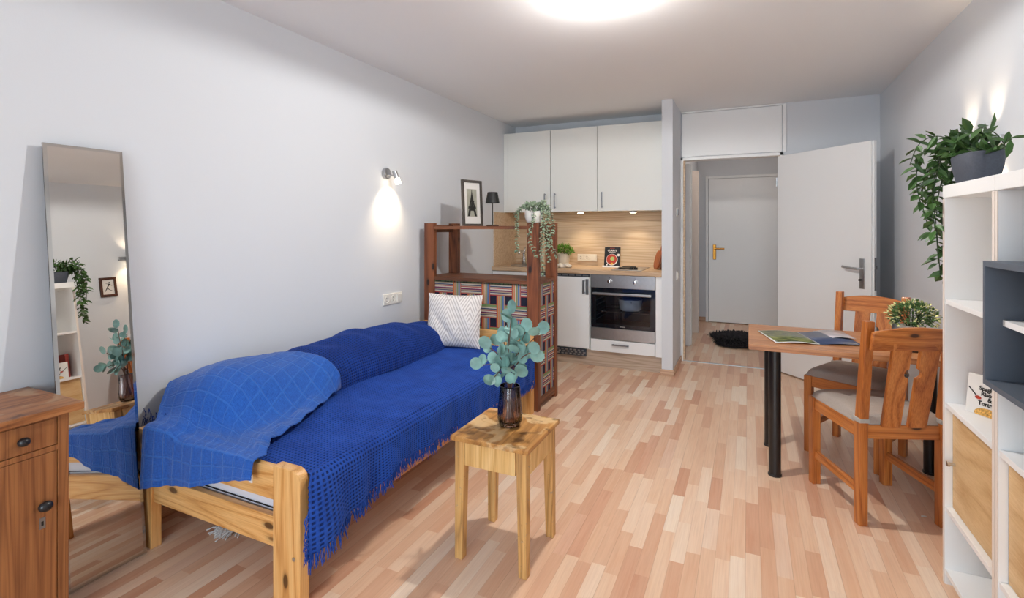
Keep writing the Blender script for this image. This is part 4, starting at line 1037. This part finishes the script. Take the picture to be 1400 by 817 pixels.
# ------------------------------------------------------------------ mirror leaning on the left wall
s = thing('leaning_mirror', 'tall frameless mirror leaning on the left wall between cabinet and bed', 'mirror', (-2.3, 1.13, 0))
MU = Vector((0, 1, 0)); MV = Vector((-.173, 0, 1.655)); ML = MV.length; MV.normalize(); MN = MU.cross(MV)
mo = Vector((-2.243, .99, .003))
obj('mirror_glass', MB().prism([(.012, .012), (.257, .012), (.257, ML-.012), (.012, ML-.012)], (mo, MU, MV, MN), .0046), 'mirror', s)
ed = MB()
def mp(u, v, d): return tuple(mo+MU*u+MV*v+MN*d)
o4 = [(0, 0), (.269, 0), (.269, ML), (0, ML)]; i4 = [(.012, .012), (.257, .012), (.257, ML-.012), (.012, ML-.012)]
for k in range(4):
    a_, b_ = o4[k], o4[(k+1) % 4]; c_, d2_ = i4[(k+1) % 4], i4[k]
    ed.quad(mp(*a_, .0028), mp(*b_, .0028), mp(*c_, .0046), mp(*d2_, .0046))
    ed.quad(mp(*a_, 0), mp(*b_, 0), mp(*b_, .0028), mp(*a_, .0028))
obj('bevelled_edge', ed, 'mirror_edge', s)
obj('backing', MB().prism(o4, (mo-MN*.004, MU, MV, MN), .0038), 'frame_grey', s)

# ------------------------------------------------------------------ antique cabinet at the left
CX0, CX1, CY0, CY1 = XL+.004, -2.063, .49, .962
s = thing('antique_cabinet', 'old brown oak bedside cabinet with drawer and door by the left wall', 'cabinet', (-2.25, .72, 0))
obj('cabinet_top', MB().box(CX0, CX1, CY0, CY1, .716, .742, .004), 'oldoak_y', s)
bx = MB().box(CX0+.01, -2.11, CY0+.03, .928, .06, .715).box(-2.11, -2.088, .898, .928, 0.0, .715, .002).box(-2.11, -2.088, CY0+.03, CY0+.06, 0, .715, .002)
bx.box(-2.11, -2.088, CY0+.06, .898, .597, .614, .001).box(-2.11, -2.088, CY0+.06, .898, .706, .715).box(-2.11, -2.09, CY0+.06, .898, .04, .09)
bx.box(CX0+.01, CX0+.05, CY0+.03, CY0+.07, 0, .06).box(CX0+.01, CX0+.05, .888, .928, 0, .06)
obj('cabinet_body', bx, 'oldoak', s)
dw = obj('drawer', MB().box(-2.109, -2.090, CY0+.062, .896, .616, .704, .002), 'oldoak', s)
dd_ = obj('door', MB().box(-2.109, -2.090, CY0+.062, .896, .092, .595, .002), 'oldoak', s)
def knob(cy, cz, par, r):
    mb = MB(); K = 24; pr = [(.006, 0), (.006, .010), (.9*r, .014), (r, .020), (.85*r, .028), (.45*r, .033), (.001, .034)]; vs = []
    for rr, dx in pr:
        for k in range(K): vs.append((-2.090+dx, cy+rr*1.0*math.cos(2*PI*k/K), cz+rr*.85*math.sin(2*PI*k/K)))
    mb.add(vs, [(a*K+k, a*K+(k+1) % K, (a+1)*K+(k+1) % K, (a+1)*K+k) for a in range(len(pr)-1) for k in range(K)])
    obj('knob', mb, 'black_knob', par, smooth=True)
knob(.803, .66, dw, .017); knob(.858, .431, dd_, .020)
obj('key_plate', MB().prism([(-.008, -.018), (.008, -.018), (.008, .018), (-.008, .018)], ((-2.0899, .857, .372), (0, 1, 0), (0, 0, 1), (1, 0, 0)), .0015), 'steel_dark', dd_)
obj('keyhole', MB().box(-2.0885, -2.0879, .854, .860, .364, .378), 'black_matt', dd_)

# ------------------------------------------------------------------ tall shelf on the right
SXF, SXB = .67, XR-.002
bz = [(1.447, 1.494), (1.050, 1.068), (.662, .681), (.275, .292), (.04, .058)]
def shelf_unit(y0, y1, lb, far):
    s = thing('tall_shelf', lb, 'shelf', ((SXF+SXB)/2, (y0+y1)/2, 0), 'white shelf units along the right wall')
    obj('top_board', MB().box(SXF-.002, SXB, y0, y1, bz[0][0], bz[0][1], .002), 'shelf_white', s)
    for a_, b_ in ((y0, y0+.018), (y1-.018, y1)):
        sp_ = obj('side_panel', MB().box(SXF, SXB, a_, b_, 0, bz[0][0]-.001, .001), 'shelf_white', s)
        obj('front_edge', MB().box(SXF-.002, SXF-.0005, a_+.001, b_-.001, 0.001, bz[0][0]-.002), 'cream_edge', sp_)
    for z0, z1 in bz[1:]: obj('shelf_board', MB().box(SXF+.002, SXB-.006, y0+.019, y1-.019, z0, z1, .001), 'shelf_white', s)
    obj('back_panel', MB().box(SXB-.005, SXB, y0+.019, y1-.019, .04, bz[0][0]-.001), 'shelf_white', s)
    d = obj('door', MB().box(SXF+.022, SXF+.038, y0+.021, y1-.021, .294, .660, .001), 'birch', s)
    yh = y1-.045 if far else y0+.05
    obj('knob', MB().tube([(SXF+.022, yh, .462), (SXF+.006, yh, .462)], [.006, .006], 14).tube([(SXF+.006, yh, .462), (SXF-.002, yh, .462)], [.009, .009], 14), 'chrome', d, auto=True)
    return s
shelf_unit(1.986, 2.432, 'white tall shelf unit with birch door, farther one by the dining table', True)
shelf_unit(1.535, 1.984, 'white tall shelf unit nearer the camera holding the grey box', False)
gx0 = .632
gb = MB()
s = thing('grey_cube_box', 'open slate grey box set into the nearer white shelf unit', 'box', (.82, 1.76, .872))
y0, y1, z0, z1 = 1.556, 1.958, .874, 1.238
obj('side_panel', MB().box(gx0, SXB-.01, y1-.016, y1, z0, z1, .001), 'greybox', s)
obj('side_panel', MB().box(gx0, SXB-.01, y0, y0+.016, z0, z1, .001), 'greybox', s)
obj('top_panel', MB().box(gx0, SXB-.01, y0+.0165, y1-.0165, z1-.016, z1, .001), 'greybox', s)
obj('bottom_panel', MB().box(gx0, SXB-.01, y0+.0165, y1-.0165, z0, z0+.016, .001), 'greybox', s)
obj('back_panel', MB().box(SXB-.016, SXB-.01, y0+.017, y1-.017, z0+.017, z1-.017), 'greybox', s)
obj('inner_shelf', MB().box(gx0+.06, SXB-.018, y0+.017, y1-.017, 1.052, 1.066, .001), 'shelf_white', s)

# grey planter with hanging leaves, on top of the shelf
zt0 = 1.4945
s = thing('planter', 'charcoal oval planter with trailing green leaves on top of the white shelf', 'plant', (.742, 2.282, zt0))
def oval(c, prof, n=48):
    mb = MB(); vs = []
    for a_, b_, z_ in prof:
        for k in range(n):
            t = 2*PI*k/n; e = .72
            vs.append((c[0]+a_*math.copysign(abs(math.cos(t))**e, math.cos(t)), c[1]+b_*math.copysign(abs(math.sin(t))**e, math.sin(t)), c[2]+z_))
    m_ = len(prof); fs = [(i*n+k, i*n+(k+1) % n, (i+1)*n+(k+1) % n, (i+1)*n+k) for i in range(m_-1) for k in range(n)]
    fs += [tuple(range(n-1, -1, -1)), tuple(range((m_-1)*n, m_*n))]
    return mb.add(vs, fs)
pc = (.728, 2.302, zt0)
obj('pot', oval(pc, [(.043, .094, 0), (.046, .098, .005), (.054, .114, .05), (.058, .124, .094), (.056, .122, .098), (.051, .116, .098), (.047, .112, .08)]), 'pot_grey', s, auto=True)
obj('soil', oval((pc[0], pc[1], zt0+.078), [(.047, .111, 0), (.045, .108, .004)]), 'soil', s)
sm_, lm_ = MB(), MB()
zt1 = zt0+.1
iv = [[(.76, 2.30, zt1), (.70, 2.42, 1.66), (.66, 2.47, 1.58), (.655, 2.48, 1.44), (.665, 2.48, 1.30), (.675, 2.48, 1.16)],
      [(.76, 2.33, zt1), (.72, 2.44, 1.62), (.70, 2.48, 1.50), (.69, 2.48, 1.36), (.70, 2.48, 1.24), (.69, 2.48, 1.15)],
      [(.74, 2.32, zt1), (.67, 2.43, 1.66), (.61, 2.46, 1.62), (.595, 2.46, 1.52), (.61, 2.46, 1.42)],
      [(.74, 2.34, zt1), (.66, 2.42, 1.68), (.60, 2.44, 1.66), (.57, 2.44, 1.58)],
      [(.78, 2.36, zt1), (.70, 2.46, 1.64), (.635, 2.50, 1.54), (.625, 2.50, 1.42), (.65, 2.50, 1.32)],
      [(.78, 2.35, zt1), (.73, 2.47, 1.62), (.69, 2.50, 1.53), (.665, 2.51, 1.40)],
      [(.76, 2.25, zt1), (.73, 2.30, 1.66), (.70, 2.36, 1.68), (.67, 2.42, 1.65)],
      [(.78, 2.22, zt1), (.76, 2.24, 1.65), (.73, 2.27, 1.68), (.72, 2.32, 1.67)],
      [(.75, 2.22, zt1-.02), (.755, 2.18, 1.60), (.755, 2.15, 1.62), (.755, 2.12, 1.615)],
      [(.80, 2.35, zt1), (.76, 2.45, 1.65), (.70, 2.49, 1.62), (.64, 2.50, 1.56), (.62, 2.50, 1.48)],
      [(.73, 2.36, zt1), (.68, 2.42, 1.63), (.65, 2.44, 1.52), (.64, 2.44, 1.40), (.655, 2.45, 1.30), (.66, 2.45, 1.22)],
      [(.75, 2.36, zt1), (.70, 2.45, 1.60), (.67, 2.47, 1.49), (.66, 2.47, 1.38)]]
for i, p in enumerate(iv): strand(sm_, lm_, [(max(a_, .69) if b_ < 2.43 and z_ < 1.52 else a_, b_, z_-(.02 if z_ < 1.3 else 0)) for a_, b_, z_ in p], .018, .056, .026, .0018, 60+i, 'one')
bush(lm_, (.735, 2.35, zt1+.01), .065, .05, 60, .05, .024, 17, bottom=0)
bush(lm_, (.745, 2.22, zt1-.01), .05, .03, 12, .045, .02, 18, bottom=0)
obj('foliage', lm_, 'leaf_ivy', s); obj('stem', sm_, 'stem_green', s)

# cookbook standing in the shelf
s = thing('pasta_cookbook', 'white pasta cookbook standing upright in the white shelf', 'book', (.76, 2.25, .682))
a_ = R(-58); BU = Vector((math.cos(a_), math.sin(a_), 0)); BV = Vector((math.sin(-a_)*-.0+.10*math.cos(a_+PI/2), .10*math.sin(a_+PI/2), 1)).normalized(); BN = BU.cross(BV)
b0 = Vector((.706, 2.335, .682)); bw_, bh_ = .150, .137
obj('book_block', MB().prism([(0, 0), (bw_, 0), (bw_, bh_), (0, bh_)], (b0-BN*.018, BU, BV, BN), .018), 'paper', s)
def bp_(u, v, l=.0006): return b0+BU*u+BV*v+BN*l
for i, (tx, v) in enumerate((('Spaghetti', .088), ('Risotto', .070), ('&', .054), ('Tortellini', .037))):
    text_part('title_lettering', tx, .020, bp_(.078, v), BU, BV, 'ink', s, bold=.0007)
K = 30; obj('pasta_print', MB().add([bp_(.08+.05*math.cos(2*PI*k/K), .008+max(-.006, .022*math.sin(2*PI*k/K)), .0006) for k in range(K)], [tuple(range(K))]), 'pasta', s)
obj('spoon_print', MB().prism([(0, 0), (.028, -.024), (.031, -.021), (.003, .003)], (bp_(.004, .088), BU, BV, BN), .0004), 'ink', s)
obj('spoon_food_print', MB().add([bp_(.040+.011*math.cos(2*PI*k/K), .060+.006*math.sin(2*PI*k/K), .0012) for k in range(K)], [tuple(range(K))]), 'curry_red', s)
o = obj('red_book', MB().box(.80, .96, 2.366, 2.392, .6815, .885, .002), 'red_cover', origin=(.9, 2.38, .6875)); tag(o, 'red book standing behind the white cookbook in the shelf', 'book')

# picture on the right wall (seen in the mirror)
s = thing('small_framed_drawing', 'small brown framed figure drawing on the right wall seen in the mirror', 'picture', (XR, 2.875, 1.46))
y0, y1, z0, z1 = 2.80, 2.945, 1.365, 1.555
fm = MB()
for q in ((y0, y1, z0, z0+.022), (y0, y1, z1-.022, z1), (y0, y0+.022, z0+.022, z1-.022), (y1-.022, y1, z0+.022, z1-.022)): fm.box(XR-.018, XR-.001, q[0], q[1], q[2], q[3], .003)
obj('frame', fm, 'frame_brown', s)
obj('drawing_paper', MB().box(XR-.008, XR-.002, y0+.02, y1-.02, z0+.02, z1-.02), 'paper', s)
fg = MB()
yc, zc = 2.872, 1.46
for a1, b1, a2, b2, ww in ((-.012, .03, .01, -.01, .007), (.01, -.01, -.02, -.035, .004), (.01, -.01, .03, -.045, .004), (-.01, .025, -.035, .01, .003), (-.01, .028, .02, .035, .003), (-.03, -.038, -.02, -.035, .003)):
    fg.tube([(XR-.0085, yc-a1, zc+b1), (XR-.0085, yc-a2, zc+b2)], [ww, ww*.5], 6)
fg.tube([(XR-.0085, yc+.014, zc+.038), (XR-.0085, yc+.013, zc+.048)], .006, 8)
obj('figure_print', fg, 'ink', s)

# ------------------------------------------------------------------ dining table
TXa, TXb, TYa, TYb, TZt = .002, 1.022, 2.968, 3.60, .72
s = thing('dining_table', 'rectangular dining table with brown wood top on black round legs', 'table', ((TXa+TXb)/2, (TYa+TYb)/2, 0))
obj('tabletop', MB().box(TXa, TXb, TYa, TYb, .692, .72, .002), 'tabletop', s)
for x, y in ((.131, 3.09), (.121, 3.50), (.90, 3.47), (.90, 3.09)):
    l = obj('leg', MB().tube([(x, y, .008), (x, y, .69)], .03, 28), 'black', s, auto=True)
    obj('foot', MB().lathe((x, y, 0), [(.034, 0), (.034, .008), (.031, .012)], 28), 'black', l, auto=True)
    obj('mounting_plate', MB().lathe((x, y, .684), [(.05, 0), (.05, .0075)], 28), 'black', l)
# open magazine
s = thing('open_magazine', 'open magazine with landscape and navy pages on the dining table', 'magazine', (.3, 3.3, .72))
def page(c, mat, name, lift, par, inset=0):
    A_, B_, C_, D_ = (Vector((p[0], p[1], 0)) for p in c)   # A,B outer edge; D,C spine
    n = 14; P_ = np.zeros((n, 2, 3))
    for i in range(n):
        t = i/(n-1); t2 = inset+(1-2*inset)*t
        zz = .7215+lift+.010*math.sin(PI*min(1, t2*1.15))*(.35+.65*t2)
        a__ = A_.lerp(D_, t2); b__ = B_.lerp(C_, t2)
        a2, b2 = a__.lerp(b__, inset), b__.lerp(a__, inset)
        P_[i, 0] = (a2.x, a2.y, zz+(.0022 if inset else 0)); P_[i, 1] = (b2.x, b2.y, zz+(.0022 if inset else 0))
    o = link(name, grid_mesh(name, P_), mat, par, smooth=True)
    m_ = o.modifiers.new('t', 'SOLIDIFY'); m_.thickness = .0016 if inset == 0 else .0003; m_.offset = -1 if inset == 0 else 1
    return o
Lq = [(.052, 3.355), (.135, 3.048), (.342, 3.104), (.262, 3.41)]
p1 = page(Lq, 'paper', 'left_page', .002, s); page(Lq, 'land_page', 'landscape_print', .0022, p1, .03)
Rq = [(.485, 3.50), (.545, 3.165), (.342, 3.104), (.262, 3.41)]
p2 = page(Rq, 'navy_page', 'right_page', .002, s)
Rq2 = [(.50, 3.545), (.545, 3.30), (.40, 3.27), (.335, 3.47)]
page(Rq2, 'pink_page', 'photo_print', .0045, p2, .04)
# closed book / tray on the table
s = thing('picture_book', 'large dark edged picture book lying at the right of the dining table', 'book', (.77, 3.28, .72))
ang = R(-14)
mt_ = Matrix.Translation((.785, 3.27, 0)) @ Matrix.Rotation(R(12), 4, 'Z')
obj('book_block', MB().box(-.15, .15, -.15, .15, .7205, .736, .002, mat=mt_), 'book_black', s)
obj('cover_picture', MB().box(-.143, .143, -.143, .143, .7362, .7372, 0, mat=mt_), 'grey_page', s)
# bushy plant on the table
c = (.80, 3.38, .7385)
s = thing('table_plant', 'bushy green plant with pale blossoms in a white pot on the dining table', 'plant', c)
obj('pot', MB().lathe(c, [(.045, 0), (.05, .004), (.06, .066), (.06, .074), (.054, .074), (.052, .06), (.001, .058)], 32), 'pot_white', s, auto=True)
m1, m2 = MB(), MB(); bush(m1, (c[0], c[1], .862), .112, .082, 950, .019, .011, 5, m2, 3, bottom=-.6)
obj('foliage', m1, 'leaf_bush', s); obj('blossoms', m2, 'leaf_tip', s)
m3 = MB(); stems_for(m3, (c[0], c[1], .795), (c[0], c[1], .855), .10, .08, 26, .0015, 4); obj('stem', m3, 'stem_green', s)

# ------------------------------------------------------------------ chairs (local: +Y is the front)
def splat_outline(sgn):
    # one of the two back splats: a plank with a keyhole notch on its inner edge
    w0, w1 = .016, .096
    pts = [(w0, 0), (w1, 0), (w1+.004, .40), (w0+.002, .40), (w0+.002, .285)]
    for k in range(9):
        t = -PI/2+PI*k/8; pts.append((w0+.001+.020*math.cos(-t)*1.0, .26-.022*math.sin(t)*-1*-1))
    pts += [(w0, .235)]
    pts = [(sgn*a_, b_) for a_, b_ in pts]
    return pts if sgn > 0 else pts[::-1]
def make_chair(label):
    s = thing('dining_chair', label, 'chair', (0, 0, 0), 'pine dining chairs at the table')
    fx, rx_, fy, ry_ = .180, .176, .185, -.190
    for sx in (-1, 1):
        obj('leg', MB().beam((sx*fx, fy, 0), (sx*fx, fy, .455), .042, .042, .005, (0, 1, 0)), 'chair', s)
        # rear leg and back upright in one bent piece
        pts = [(-.021, 0), (.021, 0), (.021, .43), (-.035, .925), (-.071, .925), (-.024, .43)]
        o3 = Vector((sx*rx_-.019, ry_, 0))
        obj('leg', MB().prism(pts, (o3, (0, 1, 0), (0, 0, 1), (1, 0, 0)), .038, .005), 'chair', s)
        obj('side_rail', MB().box(sx*(fx)-.012, sx*(fx)+.012, ry_+.02, fy-.02,   .39, .452, .003), 'chair_y', s)
        obj('side_stretcher', MB().box(sx*fx-.010, sx*fx+.010, ry_+.02, fy-.02, .135, .175, .004), 'chair_y', s)
    obj('front_rail', MB().box(-fx+.02, fx-.02, fy-.012, fy+.012,   .39, .452, .003), 'chair_x', s)
    obj('rear_rail', MB().box(-rx_+.018, rx_-.018, ry_-.014, ry_+.010, .39, .45, .003), 'chair_x', s)
    obj('seat', MB().box(-fx+.012, fx-.012, ry_+.012, fy-.013, .44, .451, .002), 'chair_y', s)
    lean = Vector((0, -.10, .48)).normalized(); dep = Vector((1, 0, 0)).cross(lean)
    for sg in (-1, 1):
        obj('splat', MB().prism(splat_outline(sg), ((0, ry_-.004, .447), (1, 0, 0), lean, dep), .017, .003), 'chair', s)
    # top rail with arched crest, slightly curved in plan
    K = 16; bm_ = MB(); vs = []
    for i in range(K+1):
        u = -1+2*i/K; xx = u*(rx_+.006); cy = ry_-.066-.016*(1-u*u)
        ztop = .882+.026*(1-u*u); zbot = .80+.004*(1-u*u)
        off = .010
        vs += [(xx, cy-off-.008, zbot), (xx, cy+off-.008+.0, zbot), (xx, cy+off-.022, ztop), (xx, cy-off-.022, ztop)]
    fs = []
    for i in range(K):
        a0, b0_ = i*4, (i+1)*4
        for k in range(4): fs.append((a0+k, a0+(k+1) % 4, b0_+(k+1) % 4, b0_+k))
    fs += [(0, 1, 2, 3), (K*4+3, K*4+2, K*4+1, K*4)]
    tr_ = obj('top_rail', bm_.add(vs, fs), 'chair_x', s, auto=True)
    bv = tr_.modifiers.new('b', 'BEVEL'); bv.width = .004; bv.segments = 2; bv.limit_method = 'ANGLE'
    # tufted cushion with ties
    n = 40; u = np.linspace(-1, 1, n); U1, V1 = np.meshgrid(u, u, indexing='ij')
    pr_ = (np.clip(1-np.abs(U1)**8, 0, 1)*np.clip(1-np.abs(V1)**8, 0, 1))**.4
    tuft = sum(np.exp(-(((U1-a_)/.10)**2+((V1-b_)/.10)**2)) for a_ in (-.38, .38) for b_ in (-.38, .38))
    taper = 1-.035*(1-V1)/2
    Zt = .4525+.05*pr_-.012*tuft*pr_
    Pt = np.stack([U1*.196*taper, V1*.195-.002, Zt], 2); Pb_ = np.stack([U1*.196*taper, V1*.195-.002, .4525+0*Zt], 2)[::-1]
    me = grid_mesh('seat_cushion', np.concatenate([Pt, Pb_], 0)); cs = link('seat_cushion', me, 'cushion', s, smooth=True)
    for sx in (-1, 1):
        obj('tie', MB().box(sx*rx_-.024, sx*rx_+.024, ry_-.03, ry_+.03, .463, .484, .006), 'cushion_side', cs)
    return s
ch1 = make_chair('pine dining chair in front of the table, back turned to the camera')
ch2 = ch1.copy(); col.objects.link(ch2); ch2['label'] = 'pine dining chair behind the table, its seat towards the camera'
for c_ in list(ch1.children):
    n_ = c_.copy(); col.objects.link(n_); n_.parent = ch2
    for g_ in c_.children:
        k_ = g_.copy(); col.objects.link(k_); k_.parent = n_
ch1.location = (.553, 2.985, 0); ch1.rotation_euler = (0, 0, R(22))
ch2.location = (.578, 3.59, 0); ch2.rotation_euler = (0, 0, R(151))

# ------------------------------------------------------------------ hallway sheepskin
rnd = random.Random(31); rm = MB()
K = 40; base = []
def rout(t): return 1+.10*math.sin(3*t+1)+.07*math.sin(5*t)
rm.add([(-.06+.36*rout(2*PI*k/K)*math.cos(2*PI*k/K), 6.60+.45*rout(2*PI*k/K)*math.sin(2*PI*k/K), .012) for k in range(K)], [tuple(range(K))])
for i in range(2600):
    t = rnd.uniform(0, 2*PI); q = math.sqrt(rnd.random()); rr_ = rout(t)
    p = Vector((-.06+.36*rr_*q*math.cos(t), 6.60+.45*rr_*q*math.sin(t), .01))
    a_ = t+rnd.uniform(-1, 1); l = rnd.uniform(.04, .075)
    d = Vector((math.cos(a_)*.8, math.sin(a_)*.8, rnd.uniform(.25, 1.0))).normalized()
    w_ = d.cross(Vector((0, 0, 1))).normalized()*.008
    m_ = p+d*l*.6; e = p+d*l+Vector((0, 0, -.02)); e.z = max(e.z, .003)
    rm.add([p-w_, p+w_, m_+w_*.7, e, m_-w_*.7], [(0, 1, 2, 4), (4, 2, 3)])
o = obj('sheepskin_rug', rm, 'rug', origin=(-.06, 6.6, 0)); tag(o, 'shaggy black sheepskin rug on the hallway floor beyond the doorway', 'rug')
o = obj('paper_scrap', MB().prism([(0, 0), (.018, .004), (.024, .014), (.01, .018), (.002, .01)], ((.725, 2.925, .001), (1, 0, 0), (0, 1, 0), (0, 0, 1)), .002), 'paper', origin=(.73, 2.93, 0)); tag(o, 'tiny white scrap of paper on the floor behind the front chair', 'scrap')

# ------------------------------------------------------------------ lamps
lc = Vector((-.655, 2.44, H))
s = thing('ceiling_lamp', 'lit round opal glass ceiling lamp with metal clips', 'lamp', lc[:])
obj('glow_blocker_plate', MB().lathe((lc.x, lc.y, H-.03), [(.122, -.022), (.129, -.016), (.129, .018), (.05, .022), (.05, .0295)], 40), 'white', s, auto=True)  # added hidden plate, keeps the dome's upward glow off the ceiling
obj('glass_shade', MB().lathe((lc.x, lc.y, H-.098), [(.001, 0), (.05, .004), (.10, .020), (.13, .042), (.137, .055), (.134, .055), (.128, .044), (.098, .024), (.05, .008), (.001, .004)], 48), 'lamp_dome', s, smooth=True)
for k in range(3):
    t = R(205+120*k); p = lc+Vector((.137*math.cos(t), .137*math.sin(t), -.043))
    obj('clip', MB().tube([p+Vector((-.03*math.cos(t), -.03*math.sin(t), .04)), p+Vector((0, 0, .004)), p+Vector((-.006*math.cos(t), -.006*math.sin(t), -.008))], .0028, 8), 'steel_dark', s)
def light(kind, name, loc, energy, color, parent=None, rot=None, **kw):
    l = bpy.data.lights.new(name, kind); l.energy = energy; l.color = color
    for k, v in kw.items(): setattr(l, k, v)
    o = bpy.data.objects.new(name, l); col.objects.link(o)
    if parent is not None: o.parent = parent; o.location = Vector(loc)-org(parent)
    else: o.location = loc
    if rot is not None: o.rotation_euler = rot
    return o

light('SPOT', 'bulb_light', (lc.x, lc.y, H-.12), 52.0, (1, .985, .96), s, rot=(0, 0, 0), spot_size=R(180), spot_blend=.12, shadow_soft_size=.03)
light('POINT', 'bulb_light', (lc.x, lc.y, H-.17), 9.0, (1, .95, .91), s, shadow_soft_size=.03)

# left wall spot
s = thing('wall_spotlight', 'small steel spotlight shining down the left wall above the bed', 'lamp', (XL, 3.03, 1.74))
mb = MB(); K = 28; vs = []
for rr, dx in ((.041, 0), (.041, .022), (.036, .028), (.001, .029)):
    for k in range(K): vs.append((XL+dx, 3.03+rr*math.cos(2*PI*k/K), 1.74+rr*math.sin(2*PI*k/K)))
mb.add(vs, [(a*K+k, a*K+(k+1) % K, (a+1)*K+(k+1) % K, (a+1)*K+k) for a in range(3) for k in range(K)])
obj('wall_plate', mb, 'steel', s, auto=True)
obj('arm', MB().tube([(XL+.025, 3.035, 1.735), (XL+.05, 3.05, 1.725), (XL+.078, 3.055, 1.735)], .006, 10), 'steel', s)
hd = obj('lamp_head', MB().tube([(XL+.070, 3.050, 1.757), (XL+.088, 3.055, 1.702)], .019, 24), 'steel', s, auto=True)
obj('glass_tip', MB().tube([(XL+.089, 3.0553, 1.699), (XL+.100, 3.058, 1.664)], .020, 24), 'lamp_tip', hd, auto=True)
light('SPOT', 'bulb_light', (XL+.088, 3.058, 1.655), 12.0, (1, .78, .52), s, rot=(0, R(34), 0), spot_size=R(105), spot_blend=.9, shadow_soft_size=.02)

# right wall double spot behind the planter
s = thing('wall_spotlight', 'steel double spotlight on the right wall behind the charcoal planter', 'lamp', (XR, 3.2, 1.73))
obj('wall_plate', MB().box(XR-.02, XR-.001, 2.99, 3.42, 1.715, 1.755, .004), 'steel', s)
for y in (3.07, 3.36):
    hd = obj('lamp_head', MB().tube([(XR-.075, y, 1.69), (XR-.075, y, 1.775)], .034, 24), 'steel', s, auto=True)
    obj('arm', MB().tube([(XR-.018, y, 1.735), (XR-.055, y, 1.735)], .006, 10), 'steel', hd)
    obj('glass_tip', MB().tube([(XR-.075, y, 1.672), (XR-.075, y, 1.689)], .028, 24), 'lamp_tip', hd)
    light('SPOT', 'bulb_light', (XR-.075, y, 1.665), 6.0, (1, .74, .46), s, rot=(0, R(-20), 0), spot_size=R(120), spot_blend=.9, shadow_soft_size=.02)
    light('SPOT', 'bulb_light', (XR-.075, y, 1.785), 2.0, (1, .78, .55), s, rot=(0, R(200), 0), spot_size=R(80), spot_blend=.9, shadow_soft_size=.02)
# added hallway lamp, out of view above the door head, brightens the hall
s = thing('added_hall_lamp', 'added unseen round lamp brightening the hallway', 'lamp', (0, 6.5, H))
obj('glass_shade', MB().lathe((0, 6.5, H-.09), [(.001, 0), (.08, .01), (.12, .04), (.13, .088)], 32), emis('added_hall_glow', (1, .84, .72, 1), 14), s, smooth=True)

# ------------------------------------------------------------------ daylight
w = bpy.data.worlds.new('daylight'); scene.world = w; w.use_nodes = True
bg = w.node_tree.nodes['Background']; bg.inputs[0].default_value = (.75, .885, 1.0, 1); bg.inputs[1].default_value = 6.2
wn, wl = w.node_tree.nodes, w.node_tree.links      # bright overcast sky above, duller ground below the horizon
tc_ = wn.new('ShaderNodeTexCoord'); sx_ = wn.new('ShaderNodeSeparateXYZ'); wl.new(tc_.outputs['Generated'], sx_.inputs[0])
mr_ = wn.new('ShaderNodeMapRange'); mr_.inputs[1].default_value = -.06; mr_.inputs[2].default_value = .10
mr_.inputs[3].default_value = 4.3; mr_.inputs[4].default_value = 9.0
wl.new(sx_.outputs[2], mr_.inputs[0]); wl.new(mr_.outputs[0], bg.inputs[1])
po = bpy.data.lights.new('window_portal', 'AREA'); po.shape = 'RECTANGLE'; po.size = WX1-WX0; po.size_y = 2.26
po.cycles.is_portal = True
pob = bpy.data.objects.new('window_portal', po); col.objects.link(pob); pob.location = ((WX0+WX1)/2, YF-.06, 1.25); pob.rotation_euler = (R(90), 0, 0)

# ------------------------------------------------------------------ camera
cam = bpy.data.cameras.new('camera'); cam.sensor_fit = 'HORIZONTAL'; cam.sensor_width = 36
cam.lens = 694.3/1400*36; cam.shift_x = 0; cam.shift_y = -(408.5-311.5)/1400; cam.clip_start = .02
co = bpy.data.objects.new('camera', cam); col.objects.link(co)
co.location = (0, 0, 1.335); co.rotation_euler = (R(90), 0, .4352)
scene.camera = co
vs_ = scene.view_settings
vs_.view_transform = 'Standard'; vs_.look = 'None'; vs_.gamma = 1; vs_.exposure = 0.38; vs_.use_curve_mapping = False
scene.cycles.max_bounces = 10; scene.cycles.diffuse_bounces = 6; scene.cycles.transparent_max_bounces = 12
scene.cycles.caustics_reflective = False; scene.cycles.caustics_refractive = False
